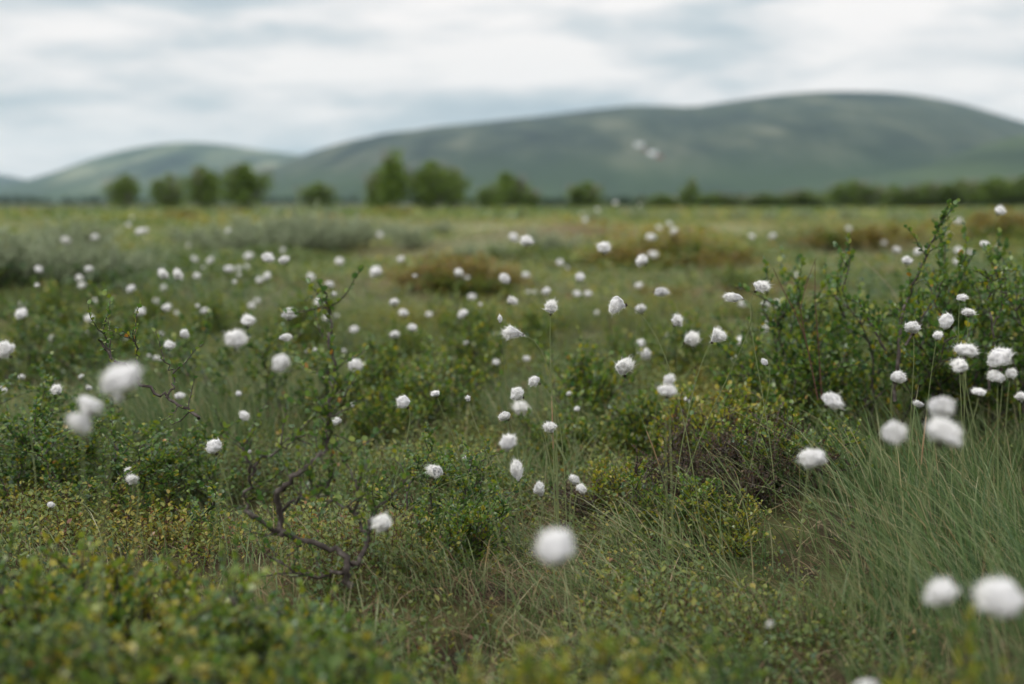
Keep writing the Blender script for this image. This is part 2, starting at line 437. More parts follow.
def cover():
    heath, grass, straw, stems = Bag(), Bag(), Bag(), Bag()
    th, tg, ts = [], [], []
    bands = [(.55, 2.2, 1.0, 1.0), (2.2, 4.2, .85, 1.05), (4.2, 8, .36, 1.6), (8, 18, .075, 3.4), (18, 45, .012, 8.0), (45, 130, .0016, 22.0)]
    for (y0, y1, dn, sc) in bands:
        near = y1 < 5
        # --- low leaves: small upright sprigs near, single leaves farther out
        sprigs = y1 <= 8
        x, y = sample(y0, y1, {1.0: 5600, 1.05: 5200, 1.6: 2300}[sc] if sprigs else 30000 * dn * .8); z = ground(x, y)
        px, py = project(x, y, z)
        if y0 < 6:
            w = .47 + .75 * blob(px, py, LEAFY) - .22 * blob(px, py, BARE) - .45 * blob(px, py, GRASS_TALL) - .24 * blob(px, py, GRASS_FINE)
            w = w * (.72 + .95 * vnoise(x * 5, y * 5, 21) + .45 * vnoise(x * 11, y * 11, 31))
        else:
            w = np.clip(.66 - .035 * (y - 6), .10, .66) + .5 * vnoise(x * .9, y * .9, 22) + .35 * vnoise(x * .25, y * .12, 23)
        keep = R.uniform(0, 1, len(x)) < w
        x, y, z, px, py, w = (a[keep] for a in (x, y, z, px, py, w))
        n = len(x)
        yel = blob(px, py, YELLOW) if y0 < 6 else np.zeros(n)
        patch = vnoise(x * 3, y * 3, 24) if y0 < 6 else .8 * vnoise(x * .5, y * .5, 25) + 1.5 * vnoise(x * .32, y * .13, 45)
        t0 = .42 + .008 * np.clip(y - 6, 0, 8) + .15 * patch + .24 * yel + .54 * redness(x, y) * R.uniform(.4, 1.1, n)
        if sprigs:
            k = 9
            hgt = R.uniform(.025, .085, n) * np.clip(.6 + .6 * w, .6, 1.3) * (1.3 if sc > 1.5 else 1)
            tilt = R.normal(0, .28, (n, 2))
            base = np.stack([x, y, z], 1)
            top = base + np.stack([tilt[:, 0] * hgt, tilt[:, 1] * hgt, hgt], 1)
            f = (np.arange(k) + R.uniform(.2, 1, (n, k))) / k
            P = base[:, None] * (1 - f[..., None]) + top[:, None] * f[..., None]
            a = np.arange(k)[None] * 2.4 + R.uniform(0, 6.3, (n, 1))
            A = np.stack([np.cos(a), np.sin(a), R.uniform(.2, 1.1, (n, k))], -1)
            P = (P + A * .003).reshape(-1, 3); A = A.reshape(-1, 3)
            N = np.stack([-A[:, 0] * .5, -A[:, 1] * .5, np.ones(n * k)], 1) + R.normal(0, .3, (n * k, 3))
            big = np.repeat(R.uniform(.7, 1.25, n), k)
            V, F = leaf_arrays(P, A, N, R.uniform(.0062, .0105, n * k) * big * (1.45 if sc > 1.5 else 1), R.uniform(.55, .9, n * k))
            t = np.repeat(t0 + .10 * R.normal(0, 1, n), k) + .13 * R.normal(0, 1, n * k)
            t = np.where(np.repeat(R.uniform(0, 1, n) < .01, k), t + .35, t)
            up = unit(top - base); sd = unit(np.cross(up, R.normal(0, 1, (n, 3)))) * .0006
            stems.add(np.stack([base - sd, base + sd, top - sd * .5, top + sd * .5], 1).reshape(-1, 3), (np.arange(n) * 4)[:, None] + np.array([[0, 1, 3, 2]]))
        else:
            hh = (.008 + .095 * R.uniform(0, 1, n) ** 1.2 * np.clip(w, .3, 1.1)) * min(sc * .75, 2.6 if y0 < 18 else 3.4)
            P = np.stack([x, y, z + hh], 1)
            a = R.uniform(0, 2 * math.pi, n)
            A = np.stack([np.cos(a), np.sin(a), R.uniform(-.1, .9, n)], 1)
            N = np.stack([R.normal(0, .45, n), R.normal(0, .45, n), np.ones(n)], 1)
            V, F = leaf_arrays(P, A, N, R.uniform(.006, .0135, n) * sc, R.uniform(.65, 1.05, n))
            t = t0 + .17 * R.normal(0, 1, n)
        heath.add(V, F)
        th.append(np.repeat(np.clip(t, 0, 1), 2))
        # --- grass blades
        x, y = sample(y0, y1, 8800 * dn * (1.6 if y0 > 16 else 1)); z = ground(x, y)
        px, py = project(x, y, z)
        if y0 < 6:
            tall = blob(px, py, GRASS_TALL); fine = blob(px, py, GRASS_FINE)
            w = (.34 + .55 * tall + .75 * fine - .20 * blob(px, py, LEAFY)) * (.75 + 1.1 * vnoise(x * 8, y * 8, 32))
        else:
            tall = np.clip(.25 + .5 * vnoise(x * .6, y * .6, 26), 0, 1); fine = tall; w = (.45 + .35 * vnoise(x * .5, y * .5, 27)) * (1 - .75 * redness(x, y))
        keep = R.uniform(0, 1, len(x)) < w
        x, y, z, px, py, tall, fine = (a[keep] for a in (x, y, z, px, py, tall, fine))
        n = len(x)
        L = (.082 + .10 * tall + .07 * fine) * R.uniform(.5, 1.25, n) * (1 + .35 * vnoise(x * 7, y * 7, 33)) * (1 if y0 < 8 else (1.15 if y0 < 18 else 1.4))
        P = np.stack([x, y, z - .004], 1)
        lean = np.stack([-.36 * np.clip(tall + .5 * fine, 0, 1) - .10 + .35 * vnoise(x * 4, y * 4, 34) + R.normal(0, .26, n), .3 * vnoise(x * 4, y * 4, 35) + R.normal(-.05, .26, n)], 1)
        rise = np.clip(.85 - .45 * fine * (1 - tall) + R.normal(0, .12, n), .15, 1)
        rise = np.where(R.uniform(0, 1, n) < .16, R.uniform(.1, .5, n), rise); lean = np.where((R.uniform(0, 1, n) < .14)[:, None], lean * 2.2, lean)
        V, Q, T = blade_arrays(P, lean, L, rise, R.uniform(.0009, .0028, n) * (1 if near else sc * .8))
        grass.add(V, Q, T)
        t = np.clip(.36 - .10 * np.clip(tall if y0 < 6 else 0, 0, 1) + .026 * np.clip(y - 5, 0, 18) + .22 * R.normal(0, 1, n) + .20 * vnoise(x * 3.7, y * 3.7, 28) + (.30 * vnoise(x * .3, y * .12, 46) if y0 > 6 else 0), 0, .9)
        t = np.where(R.uniform(0, 1, n) < .08, R.uniform(.8, 1, n), t)
        tg.append((np.clip(np.repeat(t, 2) + np.tile([-.04, .06], n), 0, 1), np.where(R.uniform(0, 1, n) < .35, np.clip(t + .38, 0, 1), t)))
        # --- dead straw and twig litter
        x, y = sample(y0, y1, (6500 if near else 2600) * dn); z = ground(x, y)
        px, py = project(x, y, z)
        w = (.26 + .3 * blob(px, py, GRASS_FINE) + .95 * blob(px, py, BARE)) * (.8 + .8 * vnoise(x * 4, y * 4, 36)) if y0 < 6 else np.clip(.12 + .3 * vnoise(x * .7, y * .7, 29), .02, 1) * (.6 if y0 > 16 else 1)
        keep = R.uniform(0, 1, len(x)) < w
        x, y, z = (a[keep] for a in (x, y, z)); n = len(x)
        ang = R.uniform(0, 2 * math.pi, n)
        lean = np.stack([np.cos(ang), np.sin(ang)], 1) * R.uniform(.5, 1, n)[:, None]
        P = np.stack([x, y, z + R.uniform(0, .03, n) * (1 if near else 2)], 1)
        V, Q, T = blade_arrays(P, lean, R.uniform(.025, .12, n) * (1 if near else 1.4), R.uniform(.0, .45, n), R.uniform(.0010, .0024, n) * (1 if near else sc))
        straw.add(V, Q, T)
        t = np.clip(R.normal(.46, .25, n) - (.40 * blob(*project(x, y, z), BARE) if y0 < 6 else 0), 0, 1); ts.append((np.repeat(t, 2), t))
    def both(tt):   # the order Bag.build keeps: triangles, then quads
        return np.concatenate([np.concatenate([b for _, b in tt]), np.concatenate([a for a, _ in tt])])
    tag(link('heath_undergrowth', heath.build('heath_undergrowth', M_HEATH, np.concatenate(th))), 'low leafy heath plants covering the bog', kind='stuff')
    tag(link('heath_stems', stems.build('heath_stems', M_REDTWIG)), 'thin brown stems of the low heath plants', kind='stuff')
    tag(link('grass', grass.build('grass', M_GRASS, both(tg))), 'fine green bog grass and sedge', kind='stuff')
    tag(link('dead_grass', straw.build('dead_grass', M_STRAW, both(ts))), 'straw-coloured dead grass and litter', kind='stuff')
cover()

# ------------------------------------------------------------------ labels by what stands nearest
ANCHORS = []        # (px, py, phrase)
USED = set()
def where(px, py):
    """words that place a point next to a well known thing; never the same words twice."""
    for (ax, ay, ph) in sorted(ANCHORS, key=lambda a: (a[0] - px) ** 2 + (1.2 * (a[1] - py)) ** 2):
        dx, dy = px - ax, py - ay
        dist = math.hypot(dx, dy)
        if dist < 6: continue
        a = (math.degrees(math.atan2(-dy, dx)) + 360) % 360
        dirs = ['right of', 'above and right of', 'above', 'above and left of', 'left of', 'below and left of', 'below', 'below and right of']
        d = dirs[int((a + 22.5) // 45) % 8]
        q = 'just ' if dist < 24 else ('' if dist < 55 else ('well ' if dist < 110 else 'far '))
        s = f'{q}{d} {ph}'
        if s not in USED:
            USED.add(s); return s
    return 'standing alone in the bog'

# ------------------------------------------------------------------ cottongrass
def make_head(kind, seed):
    rng = np.random.default_rng(seed)
    bm = bmesh.new()
    bmesh.ops.create_icosphere(bm, subdivisions=4, radius=1)
    off = Vector((seed * 3.1, seed * 1.7, seed * .9))
    ax, az, cz, tip, fan = {'puff': (.42, .38, .50, 0, .0), 'fan': (.38, .42, .50, .0, .62), 'blown': (.36, .42, .50, .5, .1),
                            'ragged': (.36, .35, .48, .15, .1), 'bud': (.30, .40, .48, .35, .2)}[kind]
    wind = {0: 0.0, 1: .75, 2: 1.2}[(seed // 10) % 3]
    for v in bm.verts:
        d = v.co.normalized()
        low = .30 * mnoise.noise(d * 1.3 + off) + .18 * mnoise.noise(d * 2.6 + off * 1.3)
        crease = -.07 * max(0, .22 - abs(mnoise.noise(d * 1.9 + off * .7))) / .22
        k = 1 + low + crease + .06 * mnoise.noise(d * 5.5 + off) + .02 * mnoise.noise(d * 13 + off)
        if kind == 'ragged': k += .28 * mnoise.noise(d * 2.3 + off * 2)
        pinch = 1 - tip * max(0, d.z) ** 1.6 * .65 - .30 * max(0, -d.z - .45)
        if fan: pinch *= 1 - fan * (1 - min(1, max(0, (d.z + 1) / 1.3))) + .10 * max(0, d.z)
        x, y, z = d.x * ax * k * pinch, d.y * ax * k * pinch, cz + d.z * az * (k + .2 * tip * max(0, d.z) ** 3)
        # the hairs all spring from one point: a hollow in the underside
        if d.z < 0 and not fan: z += .13 * math.exp(-(x * x + y * y) / .022)
        # wind: the tuft is pushed over and its lee side strung out
        x += wind * (z * z * .30 + .10 * max(0, d.x) ** 2 + .10 * max(0, d.x) * mnoise.noise(d * 3 + off))
        v.co = Vector((x, y, z))
    bm.normal_update()
    P0 = np.array([v.co for v in bm.verts]); N0 = np.array([v.normal for v in bm.verts])
    F0 = np.array([[v.index for v in f.verts] for f in bm.faces]); bm.free()
    n = {'puff': 1600, 'fan': 1600, 'blown': 1400, 'ragged': 1800, 'bud': 700}[kind]
    i = rng.integers(0, len(P0), n)
    base = P0[i] - N0[i] * .06
    rad = unit(P0[i] - np.array([0, 0, .02]))
    comb = np.array([[wind * .9, 0, 1.0 * (.25 + 1.3 * tip)]])
    d1 = unit(N0[i] * .8 + rad * .7 + comb + rng.normal(0, .28, (n, 3)))
    d2 = unit(d1 + comb * .6 + rng.normal(0, .30, (n, 3)) + np.array([[0, 0, -.1]]))
    L = rng.uniform(.08, .19, n)[:, None] * (1.35 if kind == 'ragged' else 1)
    L = np.where((rng.uniform(0, 1, (n, 1)) < .10) & (P0[i][:, :1] * wind >= 0), L * 1.9, L)
    s = unit(np.cross(d1, rng.normal(0, 1, (n, 3)))) * .0075
    m = base + d1 * L * .6; e = m + d2 * L * .6
    V = np.stack([base - s, base + s, m - s * .8, m + s * .8, e], 1).reshape(-1, 3)
    b = (np.arange(n) * 5)[:, None] + len(P0)
    Q = b + np.array([[0, 1, 3, 2]]); T = b + np.array([[2, 3, 4]])
    me = mesh('seed_head_' + kind, np.concatenate([P0, V]), [np.concatenate([F0, T]), Q], M_DOWN, smooth=True)
    me.materials.append(M_FLUFF)
    idx = np.ones(len(F0) + len(T) + len(Q), np.int32); idx[:len(F0)] = 0
    me.polygons.foreach_set('material_index', idx)
    return me

HEADS = {k: [make_head(k, s + j * 10) for j in range(3)] for s, k in enumerate(('puff', 'blown', 'ragged', 'bud', 'fan'), 1)}

def make_bract():
    rng = np.random.default_rng(5)
    V, F = tube([(0, 0, -.05), (0, 0, .0), (0, 0, .06), (0, 0, .13)], [.02, .055, .075, .03], 8)
    b = Bag(); b.add(V, F)
    n = 26; a = rng.uniform(0, 6.28, n)                                   # papery scales round the base
    P = np.stack([np.cos(a) * .07, np.sin(a) * .07, rng.uniform(-.02, .05, n)], 1)
    A = np.stack([np.cos(a) * .9, np.sin(a) * .9, rng.uniform(.1, .9, n)], 1)
    b.add(*leaf_arrays(P, A, np.stack([-np.cos(a) * .3, -np.sin(a) * .3, np.ones(n)], 1), rng.uniform(.06, .11, n), .5))
    return b.build('bract', M_BRACT)
BRACT = make_bract()

def depth_for(px, py, s):
    """distance at which a tuft of this size in the photograph plausibly stands."""
    best, bd = 9e9, 3
    for d in np.geomspace(.95, 30, 90):
        c = BLUR * abs(1 - FOCUS / d) * .8
        core = math.sqrt(max(s * s - c * c, (.35 * s) ** 2))
        D = core * d / FPX
        p = at(px, py, d); hgt = p[2] - float(ground(p[0], p[1]))
        cost = (math.log(D / .029) / .28) ** 2 + (max(0, .20 - hgt) / .05) ** 2 + (max(0, hgt - .36) / .05) ** 2 + (.8 if hgt < .07 else 0) * 20
        if cost < best: best, bd = cost, d
    return bd

def cotton(px, py, w, h, label=None, short=None, kind=None, tilt=None, lean=None, d=None, sheath=False):
    s = math.sqrt(w * h)
    if d is None: d = depth_for(px, py, s)
    c = BLUR * abs(1 - FOCUS / d) * .8
    f = math.sqrt(max(s * s - c * c, (.4 * s) ** 2)) / s
    W, Hh = w * f * d / FPX, h * f * d / FPX
    lim = min(1.0, .046 / max(W, Hh)); lim = max(lim, .009 / max(W, Hh)) if max(W, Hh) < .009 else lim
    W, Hh = W * lim, Hh * lim
    if kind is None:
        kind = random.choice(['puff', 'fan', 'fan']) if (w > 1.22 * h or h > 1.3 * w) else ('bud' if s * d < 14 and random.random() < .4 else random.choice(['puff', 'puff', 'ragged']))
    if tilt is None:
        tilt = random.choice([-1, 1]) * random.uniform(65, 95) if w > 1.22 * h else random.uniform(-42, 42)
    tr = math.radians(tilt)
    across = abs(math.sin(tr)) > .7
    LZ, LW = (W, Hh) if across else (Hh, W)
    LZ, LW = LZ * .98, LW * .98
    ax = Vector((math.sin(tr), random.uniform(-.35, .2), math.cos(tr))).normalized()
    ctr = Vector(at(px, py, d)); base = ctr - ax * LZ * .5
    lx = random.uniform(-.22, .22) if lean is None else lean
    hgt0 = base.z - float(ground(base.x, base.y))
    gx, gy = base.x + lx * max(hgt0, .05), base.y + random.uniform(-.12, .2) * max(hgt0, .05)
    gz = float(ground(gx, gy)) - .01
    if base.z - gz < .05: gz = base.z - .05
    root = bpy.data.objects.new('cottongrass', None); COL.objects.link(root); root.location = (gx, gy, gz); root.empty_display_size = .02
    q = ax.to_track_quat('Z', 'Y')
    hd = link('seed_head', random.choice(HEADS[kind]), root)
    rel = base - Vector((gx, gy, gz))
    sc = Vector((LW / .92, LW / .92, LZ / .98))
    M = Matrix.Translation(rel) @ q.to_matrix().to_4x4() @ Matrix.Rotation(random.choice([0, math.pi]) + random.uniform(-.7, .7), 4, 'Z') @ Matrix.Diagonal((*sc, 1))
    hd.matrix_local = M
    br = link('bract', BRACT, root)
    br.matrix_local = Matrix.Translation(rel) @ q.to_matrix().to_4x4() @ Matrix.Diagonal((LW, LW, LW * 1.0, 1))
    # the stem: rises, then bends over into the tuft
    p0, p3 = np.zeros(3), np.array(rel) ; hl = max(rel.length, .05)
    p1 = np.array([rel.x * .15, rel.y * .15, rel.z * .5]); p2 = p3 - np.array(ax) * hl * (.10 if abs(tilt) < 60 else .16) - np.array([0, 0, .02 * hl])
    t = np.linspace(0, 1, 12)[:, None]
    C = p0 * (1 - t) ** 3 + 3 * p1 * t * (1 - t) ** 2 + 3 * p2 * t * t * (1 - t) + p3 * t ** 3
    V, F = tube(C, np.linspace(.0010, .0006, 12), 5)
    st = link('stem', mesh('stem', V, [F], M_STEM, smooth=True), root)
    if sheath:
        V, F = tube(C[4:7], [.0010, .0014, .0009], 6)
        link('sheath', mesh('sheath', V, [F], M_SHEATH, smooth=True), st)
    return tag(root, label, 'cottongrass', 'cottongrass tufts across the bog')

BIG = [  # px, py, w, h, label, phrase other labels use, options
    (617.5, 303, 20, 20, 'large sharp cottongrass tuft blown flat on its right, alone above the bog', 'the flat-sided lone tuft', dict(kind='fan', tilt=-76, lean=.30, d=2.4)),
    (513.5, 333, 22, 15, 'oval cottongrass tuft lying sideways on top of a bare slanting green stem', 'the sideways oval tuft', dict(kind='fan', tilt=-80, lean=.15, d=2.45)),
    (551, 307.5, 12, 16, 'ragged cottongrass tuft with a black base on a dead-straight upright stem', 'the black-based upright tuft', dict(kind='ragged', tilt=4, lean=.02, d=2.5, sheath=True)),
    (623, 367, 21, 21, 'fluffy spiky-haired cottongrass tuft, sharpest and shaggiest of all, over dark birch leaves', 'the shaggy spiky tuft', dict(kind='ragged', tilt=-12, lean=.3, d=2.4, sheath=True)),
    (734, 297.5, 20, 12, 'narrow cottongrass tuft blown out to a point on its left side', 'the left-pointing tuft', dict(kind='blown', tilt=-82, lean=-.25, d=2.45)),
    (760, 286.5, 15, 16, 'tilted cottongrass tuft with a dark spot at its lower left', 'the dark-spotted tuft', dict(kind='ragged', tilt=42, lean=.1, d=2.55)),
    (717, 337, 17, 17, 'wind-bent cottongrass tuft tipping up and right on a leaning stem', 'the wind-bent tuft', dict(kind='fan', tilt=42, lean=-.2, d=2.4)),
    (120, 381, 42, 36, 'huge soft blurred cottongrass puff, the widest at the left side', 'the huge puff at left', dict(kind='puff', tilt=-18, d=1.22)),
    (118, 397, 15, 12, 'small cottongrass tuft hanging close under the huge puff at left', 'the tuft under the huge puff', dict(kind='ragged', tilt=150, d=1.32)),
    (92, 406, 26, 22, 'round cottongrass puff with a dark eye facing the viewer', 'the dark-eyed puff', dict(kind='puff', tilt=30, d=1.5)),
    (83, 422, 30, 25, 'blurred cottongrass puff drooping down and left below the dark-eyed puff', 'the drooping puff', dict(kind='fan', tilt=-140, d=1.35)),
    (557, 549, 45, 37, 'big very blurred cottongrass puff low in front over the grass', 'the big low blurred puff', dict(kind='puff', tilt=-15, d=1.12)),
    (942, 593, 33, 30, 'blurred cottongrass puff with a dark notch, low in the grass at right', 'the notched puff low at right', dict(kind='puff', tilt=-25, d=1.2)),
    (1006, 600, 50, 42, 'biggest blurred cottongrass puff, cut by the right edge of the photo', 'the biggest puff at right', dict(kind='puff', tilt=-20, d=1.08)),
    (863, 686, 26, 16, 'cottongrass puff showing only its top at the bottom edge of the photo', 'the cut-off puff at the bottom', dict(kind='puff', tilt=0, d=1.15)),
    (944, 433, 37, 31, 'large blurred cottongrass puff leaning right, lower of two touching puffs', 'the lower of two touching puffs', dict(kind='puff', tilt=22, d=1.45)),
    (939, 407, 33, 21, 'large blurred cottongrass puff lying aslant, upper of two touching puffs', 'the upper of two touching puffs', dict(kind='puff', tilt=62, d=1.55)),
    (892, 433, 31, 24, 'blurred rounded cottongrass puff on its own in front of the grassy bank', 'the puff before the grassy bank', dict(kind='puff', tilt=50, d=1.5)),
    (815, 459, 25, 25, 'clean round cottongrass puff above bare dark peat', 'the round puff over bare peat', dict(kind='puff', tilt=-15, lean=.1, d=1.85)),
    (831, 401, 21, 18, 'soft slanting cottongrass puff in front of the birch thicket', 'the slanting puff by the thicket', dict(kind='puff', tilt=40, d=1.95)),
    (898, 377, 18, 16, 'cone-shaped cottongrass tuft with a wisp trailing down its left', 'the cone-shaped tuft', dict(kind='blown', tilt=25, lean=.1, d=2.15)),
    (912.5, 327.5, 17, 16, 'pale square-looking cottongrass tuft set against the birch thicket', 'the squarish tuft', dict(kind='puff', tilt=-8, d=2.5)),
    (946.5, 322, 17, 17, 'round cottongrass tuft showing its brown underside, on a stem bending right', 'the brown-bottomed tuft', dict(kind='puff', tilt=-45, lean=.12, d=2.35)),
    (961, 298, 10, 9, 'small cottongrass tuft held highest of the bunch on a tall thin stem', 'the highest small tuft', dict(kind='puff', tilt=8, lean=.06, d=2.4)),
    (968.5, 313, 13, 9, 'flat spread cottongrass tuft on an upright stem beside the highest small one', 'the flat spread tuft', dict(kind='ragged', tilt=5, lean=0, d=2.4)),
    (937, 336.5, 10, 10, 'half-open cottongrass tuft with a dark base on a long bare stem', 'the half-open tuft', dict(kind='ragged', tilt=4, lean=-.05, d=2.3, sheath=True)),
    (966, 351, 23, 16, 'broad fluffy cottongrass tuft topping a crowded clump of stems', 'the broad clump tuft', dict(kind='puff', tilt=10, lean=.15, d=2.15)),
    (961, 367, 17, 15, 'ragged cottongrass tuft tucked right under the broad clump tuft', 'the tuft under the broad one', dict(kind='ragged', tilt=-8, lean=.15, d=2.1)),
    (999, 359, 24, 24, 'large lumpy cottongrass tuft standing over two smaller ones at right', 'the lumpy tuft at right', dict(kind='puff', tilt=-12, lean=0, d=2.1)),
    (998, 377, 16, 14, 'cottongrass tuft beneath the lumpy tuft, left of a touching pair', 'the left tuft of the pair', dict(kind='puff', tilt=-5, lean=0, d=2.1)),
    (1011, 374, 11, 13, 'narrower cottongrass tuft beneath the lumpy tuft, right of a touching pair', 'the right tuft of the pair', dict(kind='puff', tilt=10, lean=0, d=2.1)),
    (979, 393, 16, 9, 'flattened cottongrass tuft sitting low among the crowded stems', 'the flattened low tuft', dict(kind='ragged', tilt=5, d=2.05)),
    (919, 404, 13, 8, 'small flat cottongrass tuft peeping out left of two touching puffs', 'the peeping tuft', dict(kind='blown', tilt=-75, d=2.2)),
    (1021, 397, 11, 11, 'small cottongrass tuft cut by the right edge, below the lumpy tuft', 'the edge-cut small tuft', dict(kind='puff', d=2.1)),
    (382.5, 524, 20, 20, 'cottongrass tuft with one lobe hanging, beside dark gnarled birch wood', 'the tuft by the gnarled birch', dict(kind='ragged', tilt=-30, d=1.88)),
    (436, 471, 20, 13, 'wide low cottongrass tuft with a shaded underside, over dark hollow', 'the wide low tuft', dict(kind='ragged', tilt=-72, d=2.2)),
    (517, 471, 16, 22, 'tall egg-shaped cottongrass tuft with a pointed tip', 'the egg-shaped tuft', dict(kind='blown', tilt=-12, d=2.2)),
    (539, 489, 14, 18, 'pointed small cottongrass tuft leaning left, tip upward', 'the leaning pointed tuft', dict(kind='blown', tilt=-18, d=2.2)),
    (508, 444, 23, 16, 'smooth blurred oval cottongrass puff above the egg-shaped tuft', 'the smooth oval puff', dict(kind='puff', tilt=72, d=1.9)),
    (575, 480, 13, 12, 'upper left of two small joined cottongrass tufts on a dark twig', 'the upper joined tuft', dict(kind='puff', d=2.1)),
    (581, 489, 11, 11, 'lower right of two small joined cottongrass tufts on a dark twig', 'the lower joined tuft', dict(kind='puff', d=2.15)),
    (517, 394, 17, 15, 'crisp cottongrass tuft with a dark dent at right, above a blurred one', 'the crisp dented tuft', dict(kind='puff', tilt=-60, lean=.2, d=2.4)),
    (521, 409, 19, 17, 'soft grey cottongrass tuft directly beneath a crisp dented one', 'the soft grey tuft', dict(kind='ragged', tilt=20, d=3.6)),
    (505, 416, 13, 12, 'small neat cottongrass tuft left of the soft grey one', 'the small neat tuft', dict(kind='puff', tilt=-40, d=2.4)),
    (535, 381, 13, 11, 'small sharp cottongrass tuft with dark right end, at a birch twig tip', 'the twig-tip tuft', dict(kind='puff', tilt=-60, d=2.45)),
    (550, 427, 14, 14, 'squarish cottongrass tuft touched by a brown twig at its right', 'the twig-touched tuft', dict(kind='ragged', tilt=-20, d=2.3)),
    (436, 394, 10, 8, 'small cottongrass tuft with hairs swept up, on a stem leaning left', 'the swept-up small tuft', dict(kind='ragged', tilt=-20, lean=.3, d=2.4)),
    (468, 398.5, 8, 7, 'tiny half-open cottongrass tuft with dark base on a slanting stem', 'the tiny half-open tuft', dict(kind='bud', tilt=-10, lean=.3, d=2.4)),
    (500, 319, 7, 9, 'tiny cottongrass bud with a brown base just above the sideways oval tuft', 'the tiny brown-based bud', dict(kind='bud', tilt=-8, d=2.5)),
    (404, 402, 15, 16, 'creamy round cottongrass tuft alone over leafy heath', 'the creamy round tuft', dict(kind='puff', tilt=-35, d=2.3)),
    (668, 380, 11, 13, 'upper small lobe of a blurred stacked pair of cottongrass tufts', 'the upper stacked tuft', dict(kind='puff', tilt=-5, d=1.9)),
    (667.5, 391, 19, 15, 'wide lower tuft of a blurred stacked pair of cottongrass', 'the lower stacked tuft', dict(kind='puff', tilt=5, d=1.9)),
    (687, 401, 11, 10, 'dim round cottongrass tuft right of the blurred stacked pair', 'the dim round tuft', dict(kind='puff', d=3.3)),
    (645, 355, 19, 15, 'dim blurred cottongrass tuft with a smaller one above it', 'the dim blurred tuft', dict(kind='puff', d=4.0)),
    (641, 343.5, 10, 10, 'small dim cottongrass tuft perched over a wider dim one', 'the small dim tuft', dict(kind='puff', d=4.1)),
    (691, 339, 18, 14, 'hunched cottongrass tuft with a notch below, left of the wind-bent one', 'the hunched tuft', dict(kind='ragged', tilt=60, d=3.0)),
    (677, 321.5, 13, 13, 'ragged bright cottongrass tuft above the hunched one', 'the ragged bright tuft', dict(kind='ragged', d=2.9)),
    (764.5, 362.5, 9, 9, 'half-open slanting cottongrass tuft on a reddish stem among birch twigs', 'the red-stemmed tuft', dict(kind='bud', tilt=-45, d=2.5)),
    (236, 339.5, 22, 22, 'round blurred cottongrass puff alone above the grass at left', 'the lone round puff at left', dict(kind='puff', tilt=5, d=1.75)),
    (281, 363, 26, 19, 'wide slanting cottongrass puff with a grey shaded end', 'the wide grey-ended puff', dict(kind='puff', tilt=65, d=1.7)),
    (285, 337.5, 15, 10, 'flat cottongrass tuft right above the wide grey-ended puff', 'the flat tuft', dict(kind='blown', tilt=80, d=3.0)),
    (354.5, 365, 19, 13, 'dull flat cottongrass tuft right of the upright birch twig', 'the dull flat tuft', dict(kind='puff', tilt=80, d=3.6)),
    (214, 447, 18, 17, 'bright cottongrass tuft with a dark centre, over the grass at left', 'the dark-centred tuft', dict(kind='puff', tilt=-20, d=2.2)),
    (5, 350, 18, 20, 'large cottongrass puff cut by the left edge of the photo', 'the edge-cut puff at left', dict(kind='puff', d=2.0)),
    (169.5, 345.5, 11, 11, 'cottongrass tuft with a black eye in the middle', 'the black-eyed tuft', dict(kind='puff', tilt=10, d=3.1)),
    (185, 334, 12, 12, 'cottongrass tuft pointing up and right above the black-eyed one', 'the tuft above the black-eyed one', dict(kind='blown', tilt=50, d=3.2)),
    (57, 390, 11, 12, 'ragged cottongrass tuft left of the huge puff', 'the ragged tuft at left', dict(kind='ragged', tilt=-30, d=2.8)),
    (21.5, 314.5, 13, 13, 'lower and larger of a stacked cottongrass pair before the pale willows', 'the larger stacked tuft at left', dict(kind='puff', d=4.0)),
    (376, 272, 13, 13, 'bright round cottongrass head alone right of the upright twig', 'the bright lone head', dict(kind='puff')),
    (604, 248, 14, 14, 'bright blurred cottongrass head on the brown hummock at centre', 'the bright head on the hummock', dict(kind='puff')),
    (526.5, 241.5, 13, 13, 'right and larger of two bright heads in front of a dark hummock', 'the larger hummock head', dict(kind='puff')),
    (514, 238, 11, 11, 'left and smaller of two bright heads in front of a dark hummock', 'the smaller hummock head', dict(kind='puff')),
    (642, 261, 13, 13, 'larger blurred cottongrass head of a slanting pair on brown moss', 'the larger head on brown moss', dict(kind='puff')),
    (661, 292, 17, 11, 'wide double-looking cottongrass head above reddish moss', 'the wide double head', dict(kind='blown')),
    (505.5, 279.5, 14, 11, 'wide two-lobed cottongrass head above a dark-based upright tuft', 'the two-lobed head', dict(kind='puff')),
    (267, 258, 12, 12, 'brightest cottongrass head under the pale willow thicket', 'the brightest head by the willows', dict(kind='puff')),
    (288, 314, 14, 14, 'clear round cottongrass head with dark flecks left of the upright twig', 'the flecked head', dict(kind='puff')),
    (248, 321, 14, 14, 'round cottongrass head nearly touching the lone round puff at left', 'the head over the lone puff', dict(kind='puff')),
    (907.5, 261, 11, 11, 'bright blurred cottongrass head left of the tall birch shoot', 'the bright head by the shoot', dict(kind='puff')),
    (986, 245, 12, 11, 'bright blurred cottongrass head right of the tall birch shoot', 'the bright head right of the shoot', dict(kind='puff')),
    (1000, 211, 11, 11, 'highest blurred cottongrass head far out at the right', 'the farthest head at right', dict(kind='puff')),
    (145.5, 231, 11, 10, 'right one of two touching far heads beyond the left willows', 'the right far head', dict(kind='puff')),
    (132, 218, 8, 8, 'dim reddish-white cottongrass head farthest out at the left', 'the farthest head at left', dict(kind='puff')),
    (133, 480, 12, 13, 'faded cottongrass tuft caught among birch twigs at lower left', 'the faded tuft among twigs', dict(kind='ragged', d=2.1)),
